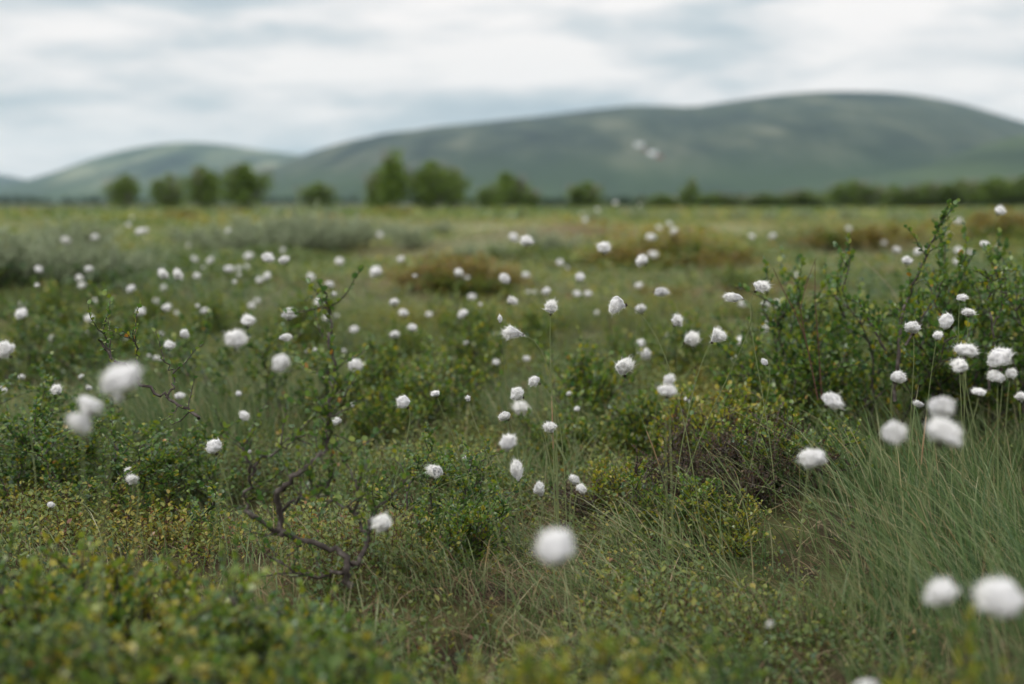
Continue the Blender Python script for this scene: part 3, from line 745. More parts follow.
    (769, 625, 12, 8, 'faded grey cottongrass wisp low in the grass near the bottom', 'the faded wisp', dict(kind='ragged', tilt=60, d=1.45)),
]
for row in BIG: ANCHORS.append((row[0], row[1], row[5]))
for row in BIG: cotton(row[0], row[1], row[2], row[3], row[4], **row[6])

SMALL = [(128.5, 225, 8), (139, 232, 10), (66.5, 241, 11), (95, 237.5, 9), (188, 246, 8), (195, 259.5, 9), (39.5, 270, 10), (90, 269.5, 9), (79, 278.5, 9), (82, 286, 9),
    (37, 285.5, 6), (164, 275, 12), (179, 275.5, 12), (197, 276, 9), (163.5, 288, 8), (131, 289, 10), (97, 301, 8), (22.5, 305, 8), (156, 301.5, 8), (166.5, 308, 10),
    (141.5, 312, 10), (177, 313, 7), (89.5, 319, 10), (39, 326.5, 8), (198, 306, 6), (228, 231, 8), (204, 242, 6), (210, 261, 9), (248, 256.5, 11), (283, 250.5, 8),
    (284, 260.5, 11), (228, 269, 11), (239, 268.5, 8), (247, 267, 8), (239, 275, 7), (235, 282, 6), (259.5, 280.5, 9), (267, 277, 10), (203, 267.5, 7), (339.5, 262, 10),
    (311, 277, 9), (330, 285, 10), (334, 294, 6), (320, 302, 11), (327, 318, 9), (335, 316, 8), (380, 235, 9), (362.5, 245, 6), (401, 259.5, 9), (394, 302.5, 10),
    (257, 301, 8), (251, 306.5, 9), (204, 311, 9), (355, 329.5, 9), (328, 268, 6), (414.5, 276, 6), (458.5, 273, 10), (467, 278, 7), (527, 275, 9), (471, 297, 9),
    (480.5, 304.5, 6), (512, 300.5, 12), (528, 292, 7), (535, 292, 7), (546.5, 291, 10), (405, 313, 10), (428, 315, 8), (463, 314, 11), (413.5, 328, 11), (560, 263, 9),
    (568, 268, 7), (580, 278, 10), (578, 294, 9), (588, 294, 9), (585.5, 220, 10), (581.5, 214, 7), (597.5, 210, 8), (597, 313, 7), (652.5, 237, 12), (659, 228, 9),
    (669.5, 224, 10), (674, 231, 10), (652, 254.5, 10), (637.5, 286, 9), (640, 309.5, 12), (742, 304, 9), (764.5, 305, 10), (778, 305, 10), (765, 313, 8), (770, 323.5, 9),
    (765.5, 329.5, 9), (753, 237, 9), (773, 236, 9), (639, 205, 7), (796.5, 275, 7), (719.5, 329, 6), (959, 221.5, 10), (949, 235, 8), (848.5, 229, 8), (884.5, 243, 8),
    (896, 250, 10), (918, 252, 9), (926.5, 250, 8), (943, 249, 10), (958, 251, 10), (970, 253, 8), (957, 262, 9), (831.5, 304, 7), (999, 247, 8), (53, 339, 9),
    (92, 333, 8), (104, 334, 8), (123.5, 339, 8), (161, 334.5, 8), (149, 355.5, 6), (155, 358, 7), (160, 359, 6), (21.5, 377, 8), (1, 391, 9), (46.5, 382, 6), (80.5, 377, 6),
    (89, 388, 7), (178, 396, 9), (307, 351, 6), (315, 350, 5), (239, 394, 7), (244, 416, 11), (337, 421.5, 10), (344, 351, 6), (395, 335, 11), (249, 451, 6), (352, 405, 5),
    (496, 362.5, 8), (526, 359, 8), (568, 394, 6), (577, 409, 6), (465, 343, 6), (497, 335, 7), (668, 336, 8), (742, 342, 11), (749, 331, 7), (735, 359, 8), (465, 458, 5),
    (129, 471, 9), (52, 505, 7), (615, 203, 9), (177, 230, 6)]
for (px, py, s) in SMALL:
    size = 'tiny' if s < 7.5 else ('small' if s < 9.5 else 'medium')
    look = 'blurred white' if py < 300 else 'white'
    cotton(px, py, s * random.uniform(.95, 1.1), s * random.uniform(.92, 1.02), f'{size} {look} cottongrass {where(px, py)}')

# ------------------------------------------------------------------ shrubs
def wander(p, d, length, n, rng, jit=.22, up=.0):
    pts = [np.array(p, float)]; d = unit(np.array(d, float))
    for _ in range(n):
        d = unit(d + rng.normal(0, jit, 3) + np.array([0, 0, up]))
        pts.append(pts[-1] + d * length / n)
    return np.array(pts)

def twig_leaves(pts, rng, size, spacing, start=.0, out=.55):
    seg = np.linalg.norm(np.diff(pts, axis=0), axis=1); tot = seg.sum(); cum = np.concatenate([[0], np.cumsum(seg)])
    s = np.arange(start * tot, tot, spacing)
    if len(s) == 0: s = np.array([tot * .9])
    P = np.stack([np.interp(s, cum, pts[:, k]) for k in range(3)], 1)
    T = np.stack([np.interp(np.minimum(s + .004, tot), cum, pts[:, k]) for k in range(3)], 1) - P
    T = unit(T + 1e-6)
    ph = np.arange(len(s)) * 2.4 + rng.uniform(0, 6.3)
    ref = unit(np.cross(T, rng.normal(0, 1, (len(s), 3)))); b = np.cross(T, ref)
    rad = ref * np.cos(ph)[:, None] + b * np.sin(ph)[:, None]
    A = unit(rad * out + T * .6 + np.array([0, 0, .25]) + rng.normal(0, .15, P.shape))
    N = unit(np.array([0, 0, 1.0]) + rng.normal(0, .4, P.shape))
    return P, A, N, rng.uniform(.7, 1.25, len(s)) * size

def birch_meshes(seed, height, spread, stems, leaf=.0095, tint=.42, density=1.0, bare=.25, mat=None):
    rng = np.random.default_rng(seed)
    wood = Bag(); P, A, N, S = [], [], [], []
    for _ in range(stems):
        a = rng.uniform(0, 6.283); o = rng.uniform(.15, 1.0)
        base = np.array([math.cos(a), math.sin(a), 0]) * spread * .18 * rng.uniform(0, 1) + np.array([0, 0, -.02])
        d = np.array([math.cos(a) * o, math.sin(a) * o, rng.uniform(.5, 1.1)])
        L = height * rng.uniform(.75, 1.15) * math.sqrt(1 + .3 * o)
        main = wander(base, d, L, 9, rng, .20, .05)
        r0 = .0042 * height / .35
        wood.add(*tube(main, np.linspace(r0, .0011, len(main)), 5))
        for (l_) in (twig_leaves(main, rng, leaf, .0075 / density, bare + .15),):
            P.append(l_[0]); A.append(l_[1]); N.append(l_[2]); S.append(l_[3])
        for i in range(2, len(main)):
            for _k in range(rng.integers(1, 3)):
                b = rng.uniform(0, 6.283)
                dd = unit(main[i] - main[i - 1]) * .6 + np.array([math.cos(b), math.sin(b), rng.uniform(.0, .8)]) * .8
                tw = wander(main[i], dd, spread * rng.uniform(.18, .42), 5, rng, .25, .10)
                wood.add(*tube(tw, np.linspace(.0018, .0007, len(tw)), 4))
                l_ = twig_leaves(tw, rng, leaf, .0065 / density, .12)
                P.append(l_[0]); A.append(l_[1]); N.append(l_[2]); S.append(l_[3])
                if rng.uniform() < .7:
                    t2 = wander(tw[2], tw[3] - tw[2] + rng.normal(0, .02, 3) + np.array([0, 0, .01]), spread * rng.uniform(.1, .22), 4, rng, .25, .1)
                    wood.add(*tube(t2, np.linspace(.0011, .0005, len(t2)), 4))
                    l_ = twig_leaves(t2, rng, leaf, .006 / density, .05)
                    P.append(l_[0]); A.append(l_[1]); N.append(l_[2]); S.append(l_[3])
    P, A, N, S = (np.concatenate(k) for k in (P, A, N, S))
    V, F = leaf_arrays(P, A, N, S, rng.uniform(.85, 1.15, len(P)))
    t = np.clip(tint + rng.normal(0, .23, len(P)), 0, .92)
    t = np.where(rng.uniform(0, 1, len(P)) < .012, rng.uniform(.9, 1, len(P)), t)
    return wood.build('branches', M_WOOD), mesh('foliage', V, [F], mat or M_BIRCH, np.repeat(t, 2))

BIRCH = [birch_meshes(100 + i, .32, .34, 8 + i % 3, density=1.25, leaf=.0112) for i in range(4)]
LOWB = [birch_meshes(120 + i, .16, .26, 11, density=1.2, leaf=.0102, tint=.5) for i in range(3)]
YELB = [birch_meshes(140 + i, .17, .20, 10, density=1.2, leaf=.0095, tint=.74) for i in range(2)]
DARKB = [birch_meshes(160 + i, .13, .24, 14, density=1.5, leaf=.0062, tint=.52, mat=M_CROW) for i in range(2)]
RUSTB = [birch_meshes(170 + i, .15, .28, 12, density=1.4, leaf=.009, tint=.84, mat=M_HEATH) for i in range(2)]

def shrub(px, py, scale, pool, label, name='dwarf_birch', squash=1.0, d=None, group='dwarf birch bushes on the bog'):
    p = hit(px, py) if d is None else at(px, py, d)
    p[2] = float(ground(p[0], p[1]))
    root = bpy.data.objects.new(name, None); COL.objects.link(root)
    root.location = (p[0], p[1], p[2] - .015); root.rotation_euler = (0, 0, random.uniform(0, 6.283)); root.scale = (scale, scale, scale * squash); root.empty_display_size = .05
    w, f = random.choice(pool)
    link('branches', w, root); link('foliage', f, root)
    return tag(root, label, 'shrub', group)

for (px, py, s, pool, sq, label) in [
    # right-hand thicket
    (815, 432, 1.0, BIRCH, .95, 'left end bush of the dense dwarf birch thicket, by the slanting puff'),
    (858, 440, 1.1, BIRCH, 1.05, 'dense dwarf birch bush behind the cone-shaped tuft'),
    (905, 436, 1.15, BIRCH, 1.15, 'tallest-crowned dwarf birch bush under the tall leafy shoot'),
    (948, 432, 1.1, BIRCH, 1.05, 'dwarf birch bush directly behind the crowded cottongrass clump'),
    (990, 440, 1.2, BIRCH, 1.1, 'dwarf birch bush behind the lumpy tuft, toward the right edge'),
    (1035, 430, 1.0, BIRCH, .95, 'dwarf birch bush cut by the right edge of the photo'),
    (880, 405, 1.0, BIRCH, 1.1, 'dwarf birch bush at the back of the thicket, beneath the bright head'),
    (965, 400, 1.05, BIRCH, 1.15, 'back row dwarf birch bush showing above the highest small tuft'),
    (1015, 395, .95, BIRCH, 1.0, 'back row dwarf birch bush above the lumpy tuft'),
    (1075, 420, .95, BIRCH, .9, 'dwarf birch bush just outside the right edge'),
    # middle
    (690, 480, 1.0, YELB, 1.05, 'yellow-green low bush in front of the dim round tuft'),
    (735, 468, 1.05, YELB, 1.0, 'yellowing low bush above the bare dark peat'),
    (655, 470, .9, LOWB, 1.1, 'low green bush under the shaggy spiky tuft'),
    (780, 452, 1.0, LOWB, 1.2, 'low green bush between the yellowing bush and the thicket'),
    (600, 432, 1.0, LOWB, 1.3, 'low green bush left of the shaggy spiky tuft'),
    (560, 468, .8, LOWB, .9, 'low green bush below the twig-touched tuft'),
    (440, 435, 1.0, LOWB, 1.2, 'low green bush under the swept-up small tuft'),
    (395, 425, 1.0, LOWB, 1.2, 'low green bush below the creamy round tuft'),
    (480, 400, 1.0, LOWB, 1.3, 'low green bush behind the tiny half-open tuft'),
    (640, 385, 1.0, LOWB, 1.4, 'low green bush behind the dim blurred tuft'),
    (700, 390, 1.0, LOWB, 1.5, 'low green bush below the hunched tuft'),
    (755, 395, 1.0, BIRCH, .8, 'dwarf birch bush around the red-stemmed tuft'),
    (545, 362, 1.1, LOWB, 1.3, 'blurred green bush below the black-based upright tuft'),
    (460, 355, 1.1, LOWB, 1.3, 'blurred green bush left of the sideways oval tuft'),
    (405, 372, 1.0, LOWB, 1.2, 'blurred green bush right of the dull flat tuft'),
    (810, 360, 1.1, LOWB, 1.3, 'blurred green bush where the thicket begins behind'),
    # dark low birch on the far hummocks
    (440, 288, 1.5, LOWB, 0.50, 'dark low birch patch on the brown hummock left of the two-lobed head'),
    (475, 292, 1.4, LOWB, 0.46, 'dark low birch patch on the brown hummock right side'),
    (515, 268, 2.2, LOWB, 0.46, 'dark low birch patch under the smaller hummock head'),
    (550, 266, 2.2, LOWB, 0.46, 'dark low birch patch right of the larger hummock head'),
    (585, 270, 2.0, LOWB, 0.42, 'dark low birch patch left of the bright head on the hummock'),
    (665, 262, 2.4, LOWB, 0.46, 'dark low birch patch under the far group of heads on brown moss'),
    (705, 266, 2.4, LOWB, 0.46, 'dark low birch patch on the brown hummock above the left-pointing tuft'),
    (745, 285, 1.6, LOWB, 0.38, 'dark low birch patch just behind the dark-spotted tuft'),
    (835, 250, 2.6, LOWB, 0.42, 'dark low birch patch far behind the arching dry stalk'),
    (1000, 246, 2.8, LOWB, 0.46, 'dark low birch patch on the hummock at the far right'),
    (160, 262, 2.2, LOWB, 0.46, 'dark low birch patch under the right far head at left'),
    (200, 246, 2.8, LOWB, 0.42, 'dark low birch patch left of the middle willow thicket'),
    # over the dark peat
    (712, 478, .85, DARKB, 1.0, 'dark brown heathery clump under the yellowing low bush'),
    (748, 480, .85, DARKB, 1.0, 'dark brown heathery clump below left of the round puff'),
    (785, 490, .85, DARKB, .9, 'dark brown heathery clump under the round puff over bare peat'),
    (738, 510, .85, DARKB, .9, 'dark brown heathery clump lowest in the peat hollow'),
    (690, 512, .9, DARKB, .9, 'dark brown heathery clump at the left rim of the peat hollow'),
    (590, 520, .7, DARKB, .8, 'small dark brown heathery clump above the big low blurred puff'),
    (675, 535, .7, LOWB, .9, 'sparse low bush left of the dark peat hollow'),
    (725, 478, .7, LOWB, 1.1, 'small green bush growing through the dark heathery clumps'),
    (768, 490, .6, LOWB, 1.1, 'small green bush poking out of dark heather under the round puff'),
    (735, 545, .7, YELB, .8, 'yellowing sprig in front of the dark peat hollow'),
    (610, 510, .75, YELB, .8, 'yellowing sprig right of the two joined tufts'),
    (800, 480, .8, LOWB, .9, 'low bush at the edge of the tall grass, under the round puff'),
    (500, 505, .6, LOWB, .8, 'small low bush left of the leaning pointed tuft'),
    (455, 490, .7, LOWB, .9, 'small low bush below the wide low tuft'),
    # rust-coloured heath on the hummocks
    (425, 290, 1.7, RUSTB, .55, 'rusty brown heath patch at the left of the brown hummock'),
    (458, 284, 1.9, RUSTB, .6, 'rusty brown heath patch crowning the brown hummock'),
    (495, 290, 1.7, RUSTB, .5, 'rusty brown heath patch right of the brown hummock'),
    (612, 268, 2.2, RUSTB, .5, 'rusty brown heath patch below the bright head on the hummock'),
    (640, 270, 2.3, RUSTB, .5, 'rusty brown heath patch under the larger head on brown moss'),
    (690, 262, 2.5, RUSTB, .55, 'rusty brown heath patch on the rise right of the larger head'),
    (720, 272, 2.2, RUSTB, .5, 'rusty brown heath patch far above the left-pointing tuft'),
    (662, 305, 1.4, RUSTB, .5, 'rusty brown heath patch below the wide double head'),
    (845, 252, 2.8, RUSTB, .5, 'rusty brown heath patch left of the bright head by the shoot'),
    (872, 250, 2.8, RUSTB, .5, 'rusty brown heath patch just right of another, behind the dry stalk'),
    (1000, 240, 3.2, RUSTB, .5, 'rusty brown heath patch far out at the right edge'),
    (185, 222, 4.5, RUSTB, .45, 'rusty brown heath patch far out beyond the left thicket'),
    (230, 218, 4.8, RUSTB, .45, 'rusty brown heath patch far out above the middle thicket'),
    (395, 219, 4.8, RUSTB, .45, 'rusty brown heath patch far out below the broad leafy birch'),
    # left
    (5, 470, .95, BIRCH, .7, 'twiggy dwarf birch bush at the left edge below the drooping puff'),
    (60, 500, .9, BIRCH, .7, 'twiggy dwarf birch bush left of the faded tuft among twigs'),
    (215, 505, .75, BIRCH, .7, 'twiggy dwarf birch bush between the dark-centred tuft and the gnarled birch'),
    (450, 570, .65, LOWB, 1.0, 'low green bush right below the tuft by the gnarled birch'),
    (30, 400, 1.3, BIRCH, .75, 'dwarf birch bush under the edge-cut puff at left'),
    (75, 395, 1.25, BIRCH, .75, 'dwarf birch bush behind the huge puff at left'),
    (130, 400, 1.25, BIRCH, .8, 'dwarf birch bush under the black-eyed tuft'),
    (185, 405, 1.15, BIRCH, .75, 'dwarf birch bush with a bare trailing branch, left of the lone round puff'),
    (300, 425, 1.15, BIRCH, .75, 'dwarf birch bush below the wide grey-ended puff'),
    (375, 455, .8, LOWB, 1.3, 'low green bush right of the upright twig'),
    (60, 350, 1.1, LOWB, 1.5, 'blurred green bush before the pale willows at left'),
    (150, 345, 1.1, LOWB, 1.5, 'blurred green bush above the black-eyed tuft'),
    (225, 352, 1.1, LOWB, 1.4, 'blurred green bush above the lone round puff at left'),
    (310, 362, 1.1, LOWB, 1.4, 'blurred green bush around the flat tuft'),
    (20, 525, .85, BIRCH, .75, 'twiggy dwarf birch bush at the left edge above the yellow leaves'),
    (95, 530, .85, BIRCH, .75, 'twiggy dwarf birch bush around the faded tuft among twigs'),
    (170, 545, .8, BIRCH, .7, 'twiggy dwarf birch bush left of the gnarled birch wood'),
    (420, 545, .7, BIRCH, .75, 'dwarf birch bush right of the tuft by the gnarled birch'),
]:
    shrub(px, py, s, pool, label, squash=sq)

# bushes close to the lens, far out of focus
for (px, top, d, pool, sc) in [
    (15, 596, 1.38, BIRCH, .58), (90, 612, 1.30, YELB, 1.0), (165, 600, 1.42, LOWB, 1.0), (290, 628, 1.36, LOWB, .9),
    (350, 640, 1.28, BIRCH, .45), (55, 655, 1.18, LOWB, 1.0), (262, 664, 1.18, YELB, .8), (22, 560, 1.66, LOWB, 1.0),
    (88, 552, 1.72, YELB, 1.0), (150, 552, 1.76, YELB, .9), (225, 572, 1.62, LOWB, .9), (580, 628, 1.26, YELB, .8), (680, 612, 1.32, BIRCH, .45),
    (640, 660, 1.15, YELB, .7), (935, 655, 1.18, YELB, .5), (-45, 600, 1.35, BIRCH, .55), (430, 668, 1.2, LOWB, .6)]:
    p = at(px, top, d); g_ = float(ground(p[0], p[1]))
    nat = {id(BIRCH): .36, id(LOWB): .18, id(YELB): .19}[id(pool)]
    colour = 'yellow-green' if pool is YELB else 'leafy green'
    shrub(px, top, sc, pool, f'blurred {colour} bush {where(px, min(top + 15, 675))}', squash=max(.6, (p[2] - g_) / (nat * sc)), d=d)

# --- hand-laid woody stems: the gnarled birch in the left half and the tall shoot of the thicket
def laid_shrub(name, label, strands, d, leaf, foot):
    rng = np.random.default_rng(77)
    root = bpy.data.objects.new(name, None); COL.objects.link(root)
    f = hit(*foot) if isinstance(foot, tuple) else foot
    f = np.array(f); root.location = f; root.empty_display_size = .05
    tag(root, label, 'shrub', 'dwarf birch bushes on the bog')
    wood = Bag(); P, A, N, S = [], [], [], []
    for (pts, r0, r1, dens, start, side) in strands:
        k = len(pts)
        dd = d + np.cumsum(rng.normal(0, .012, k))
        C = np.array([at(px, py, dd[i]) for i, (px, py) in enumerate(pts)]) - f
        # smooth the polyline a little and give it kinks
        t = np.linspace(0, k - 1, k * 4)
        Cs = np.stack([np.interp(t, np.arange(k), C[:, j]) for j in range(3)], 1) + rng.normal(0, .0026, (len(t), 3))
        wood.add(*tube(Cs, np.linspace(r0, r1, len(Cs)), 6))
        if dens > 0:
            l_ = twig_leaves(Cs, rng, leaf, .006 / dens, start, .7)
            P.append(l_[0]); A.append(l_[1]); N.append(l_[2]); S.append(l_[3])
            for q in range(side):
                i = rng.integers(int(len(Cs) * max(start, .15)), len(Cs) - 1)
                dirn = unit(Cs[i + 1] - Cs[i]) * .6 + unit(rng.normal(0, 1, 3)) * .8 + np.array([0, 0, .35])
                tw = wander(Cs[i], dirn, rng.uniform(.04, .09), 5, rng, .25, .1)
                wood.add(*tube(tw, np.linspace(.0014, .0005, len(tw)), 4))
                l_ = twig_leaves(tw, rng, leaf, .0065 / dens, .1)
                P.append(l_[0]); A.append(l_[1]); N.append(l_[2]); S.append(l_[3])
    link('branches', wood.build('branches', M_WOOD), root)
    P, A, N, S = (np.concatenate(k) for k in (P, A, N, S))
    V, F = leaf_arrays(P, A, N, S, rng.uniform(.85, 1.15, len(P)))
    t = np.clip(.45 + rng.normal(0, .17, len(P)), 0, .92)
    t = np.where(rng.uniform(0, 1, len(P)) < .012, rng.uniform(.9, 1, len(P)), t)
    link('foliage', mesh('foliage', V, [F], M_BIRCH, np.repeat(t, 2)), root)
    return root

def zc(L): return [(220 + x / 3.42, 420 + y / 3.42) for x, y in L]
laid_shrub('dwarf_birch', 'gnarled dwarf birch with bare dark wood and one tall upright twig', [
    (zc([(438, 575), (446, 490), (400, 442), (330, 425), (240, 400), (150, 360), (100, 320), (85, 270), (106, 200), (96, 118), (60, 70)]), .0054, .0016, .8, .4, 14),
    (zc([(210, 390), (205, 350), (194, 262), (230, 215), (310, 155), (360, 110), (372, 40), (372, -10)]) + [(331, 396), (333, 370), (329, 340), (330, 315), (326, 292)], .0050, .0014, 1.1, .3, 26),
    (zc([(215, 300), (255, 275), (300, 255), (360, 220), (400, 200)]), .0028, .0010, .9, .25, 8),
    (zc([(448, 510), (480, 470), (510, 430), (512, 372), (540, 310), (580, 260), (640, 200)]), .0045, .001, .9, .35, 9),
    (zc([(500, 380), (470, 330), (430, 300), (330, 250), (300, 200)]), .0028, .001, .8, .2, 7),
    (zc([(446, 490), (420, 520), (350, 540), (260, 520), (180, 470)]), .004, .0012, .8, .3, 9),
    (zc([(100, 190), (150, 130), (220, 90), (290, 45)]), .0026, .001, .9, .2, 6),
    (zc([(470, 330), (475, 240), (450, 180), (420, 130)]), .0022, .0009, .9, .2, 6),
], 2.0, .0092, (349, 600))
laid_shrub('dwarf_birch', 'tall leafy birch shoot rising slantwise above the thicket into the open', [
    ([(893, 400), (898, 345), (904, 305), (917, 275), (929, 250), (937, 231), (942, 216)], .0045, .0012, 1.5, .25, 10),
    ([(906, 345), (925, 315), (938, 292), (946, 274)], .0028, .001, 1.4, .2, 4),
    ([(990, 390), (992, 330), (990, 300), (986, 282), (984, 268)], .003, .001, 1.3, .2, 4),
    ([(992, 330), (1002, 305), (1006, 288), (1004, 266)], .002, .001, 1.3, .2, 3),
    ([(885, 350), (868, 320), (860, 300)], .0026, .001, 1.2, .2, 3),
], 3.0, .0105, (893, 440))
laid_shrub('dwarf_birch', 'birch twig sagging down and right with bare grey bark beside the huge puff', [
    ([(98, 338), (112, 358), (135, 372), (142, 385), (165, 398), (185, 408), (200, 418)], .0022, .0034, .5, .0, 3),
    ([(165, 398), (175, 385), (172, 372), (160, 358)], .0022, .001, .6, .3, 2),
    ([(112, 358), (104, 340), (106, 322)], .002, .0008, 1.2, .1, 3),
    ([(135, 372), (138, 350), (134, 330)], .002, .0008, 1.2, .1, 3),
], 2.5, .009, (205, 450))

# --- dead reddish twigs poking out of the thicket and an arching dry stalk
def twig_thing(name, label, cat, strands, mat, foot, d):
    f = hit(*foot); f = at(foot[0], foot[1], d); f[2] = float(ground(f[0], f[1]))
    b = Bag()
    for (pts, r0, r1) in strands:
        C = np.array([at(px, py, d + .01 * i) for i, (px, py) in enumerate(pts)]) - f
        t = np.linspace(0, len(pts) - 1, len(pts) * 3)
        C = np.stack([np.interp(t, np.arange(len(pts)), C[:, j]) for j in range(3)], 1)
        b.add(*tube(C, np.linspace(r0, r1, len(C)), 5))
    o = link(name, b.build(name, mat, smooth=True)); o.location = f
    return tag(o, label, cat)
twig_thing('dead_twig', 'bare reddish dead twig leaning left out of the birch thicket', 'twig', [([(818, 400), (806, 340), (795, 312), (783, 290), (773, 268)], .0014, .0006), ([(806, 340), (800, 310), (806, 285), (816, 258)], .0010, .0005)], M_REDTWIG, (822, 430), 2.9)
twig_thing('dead_twig', 'bare reddish dead twig standing upright beside the leaning one', 'twig', [([(822, 400), (818, 340), (815, 300), (815, 262)], .0013, .0006)], M_REDTWIG, (824, 432), 2.95)
twig_thing('dry_stalk', 'pale dry grass stalk arching over left of the tall birch shoot', 'grass stalk', [([(915, 400), (908, 330), (895, 293), (880, 276), (866, 262), (853, 252), (843, 251), (834, 257)], .0010, .0007)], M_DRY, (915, 410), 3.75)
twig_thing('dry_stalk', 'long thin dry stalk lying aslant across the grass below the wide low tuft', 'grass stalk', [([(395, 520), (440, 485), (480, 473), (505, 470), (515, 468)], .0005, .0003)], M_STEM, (394, 530), 2.25)

# ------------------------------------------------------------------ pale willow bushes farther out
def willow_meshes(seed):
    rng = np.random.default_rng(seed)
    wood = Bag(); P, A, N, S = [], [], [], []
    for _ in range(26):
        a = rng.uniform(0, 6.283); o = rng.uniform(.1, .9)
        main = wander((math.cos(a) * .12 * rng.uniform(), math.sin(a) * .12 * rng.uniform(), -.03), (math.cos(a) * o, math.sin(a) * o, 1), rng.uniform(.38, .68), 7, rng, .15, .05)
        wood.add(*tube(main, np.linspace(.006, .0015, len(main)), 4))
        for i in range(2, len(main)):
            b = rng.uniform(0, 6.283)
            tw = wander(main[i], unit(main[i] - main[i - 1]) + np.array([math.cos(b), math.sin(b), .5]) * .8, rng.uniform(.10, .22), 4, rng, .2, .1)
            wood.add(*tube(tw, np.linspace(.0025, .001, len(tw)), 3))
            l_ = twig_leaves(tw, rng, .036, .010, .0, .6)
            P.append(l_[0]); A.append(l_[1]); N.append(l_[2]); S.append(l_[3])
    P, A, N, S = (np.concatenate(k) for k in (P, A, N, S))
    V, F = leaf_arrays(P, A, N, S, .48)
    t = np.clip(.5 + rng.normal(0, .2, len(P)), 0, 1)
    return wood.build('branches', M_WOOD), mesh('foliage', V, [F], M_WILLOW, np.repeat(t, 2))
WIL = [willow_meshes(200 + i) for i in range(4)]
ORD = ['first', 'second', 'third', 'fourth', 'fifth', 'sixth', 'seventh', 'eighth', 'ninth', 'tenth', 'eleventh', 'twelfth', 'thirteenth', 'fourteenth', 'fifteenth', 'sixteenth', 'seventeenth', 'eighteenth']
def willows(rows, phrase):
    for i, (px, py, s) in enumerate(sorted(rows)):
        shrub(px, py, s, WIL, f'pale grey-green willow bush, {ORD[i]} from the left {phrase}', 'willow_bush', random.uniform(.55, .78) * (1 if px > 112 else .82), group='pale willow bushes ' + phrase)
willows([(-40, 296, 1.0), (4, 292, .95), (30, 280, .9), (62, 288, .8), (98, 284, .75), (-30, 258, 1.1), (45, 256, 1.0), (84, 254, 1.0)], 'in the left-edge thicket')
willows([(120, 278, .55), (142, 284, .5), (166, 272, .6), (190, 252, .7)], 'beside the left-edge thicket')
willows([(228, 262, .95), (246, 266, .85), (264, 258, 1.1), (284, 262, 1.05), (302, 256, 1.15), (322, 258, 1.0), (340, 252, .9), (360, 246, .8)], 'in the middle thicket')
willows([(392, 240, .8), (412, 250, .7), (440, 238, .8), (470, 262, .45), (500, 264, .45), (545, 256, .6), (560, 258, .55)], 'in the loose middle row')
willows([(590, 226, 1.0), (640, 224, 1.1), (672, 222, 1.1), (706, 222, 1.1), (738, 223, 1.1), (768, 224, 1.0), (806, 223, 1.0), (850, 222, 1.0), (900, 224, 1.0), (940, 226, .9), (985, 222, 1.0), (1022, 225, 1.0)],
        'in the far right band')

# ------------------------------------------------------------------ trees beyond the bog
def tree_meshes(seed, shape):
    """a birch about 1 unit tall: shape round / tall / bushy."""
    rng = np.random.default_rng(seed)
    wood = Bag(); cents = []
    stems = {'round': 3, 'tall': 1, 'bushy': 6}[shape]
    for s in range(stems):
        a = rng.uniform(0, 6.283); o = {'round': .35, 'tall': .05, 'bushy': .6}[shape] * rng.uniform(.5, 1)
        main = wander((.03 * math.cos(a), .03 * math.sin(a), -.03), (o * math.cos(a), o * math.sin(a), 1), rng.uniform(.8, .98), 9, rng, .07, .05)
        wood.add(*tube(main, np.linspace(.022, .004, len(main)), 6))
        for i in range(2 if shape != 'bushy' else 1, len(main)):
            for _ in range(5):
                b = rng.uniform(0, 6.283)
                reach = {'round': .36, 'tall': .22, 'bushy': .34}[shape] * (1.15 - .55 * i / len(main)) * rng.uniform(.5, 1.1)
                br = wander(main[i], (math.cos(b), math.sin(b), rng.uniform(.1, .9)), reach, 5, rng, .18, .03)
                wood.add(*tube(br, np.linspace(.008, .002, len(br)), 4))
                for q in (2, 3, 4, 5): cents.append(br[q])
        cents.append(main[-1])
    if shape != 'tall':      # leading shoots in the middle of the crown
        for _ in range(70):
            q = rng.uniform(.55, 1.0); a = rng.uniform(0, 6.283); r_ = (1.02 - q) * .42 * math.sqrt(rng.uniform())
            cents.append(np.array([r_ * math.cos(a), r_ * math.sin(a), q]))
    cents = np.array(cents)
    k = rng.integers(0, len(cents), 4200 if shape != 'tall' else 3000)
    P = cents[k] + rng.normal(0, .042, (len(k), 3))
    P = P[P[:, 2] > .05]
    # crowns round off at the top and draw in near the ground
    hgt_ = np.clip(P[:, 2], 0, 1.05)
    mid, rmax = {'round': (.46, .45), 'tall': (.36, .27), 'bushy': (.34, .52)}[shape]
    prof = np.where(hgt_ > mid, np.clip(1 - (np.maximum(hgt_ - mid, 0) / (1.02 - mid)) ** 1.7, 0, 1) ** .95, np.sqrt(np.clip(1 - ((mid - hgt_) / (mid + .08)) ** 2, 0, 1)))
    if shape == 'tall': prof = np.where(hgt_ > mid, np.clip((1.04 - hgt_) / (1.04 - mid), 0, 1) ** .6, prof)
    ang_ = np.arctan2(P[:, 1], P[:, 0])
    wob = .95 + .22 * np.sin(ang_ * 3 + seed) + .18 * np.sin(ang_ * 5 + hgt_ * 9 + seed * 2)
    P = P[np.hypot(P[:, 0], P[:, 1]) < rmax * prof * wob]
    n = len(P)
    A = unit(rng.normal(0, 1, (n, 3))); N = unit(rng.normal(0, .8, (n, 3)) + np.array([0, 0, .6]))
    V, F = leaf_arrays(P, A, N, rng.uniform(.030, .055, n), .85)
    t = np.clip(.5 + rng.normal(0, .2, n), 0, 1)
    return wood.build('trunk', M_BARK), mesh('crown', V, [F], M_TREE, np.repeat(t, 2))
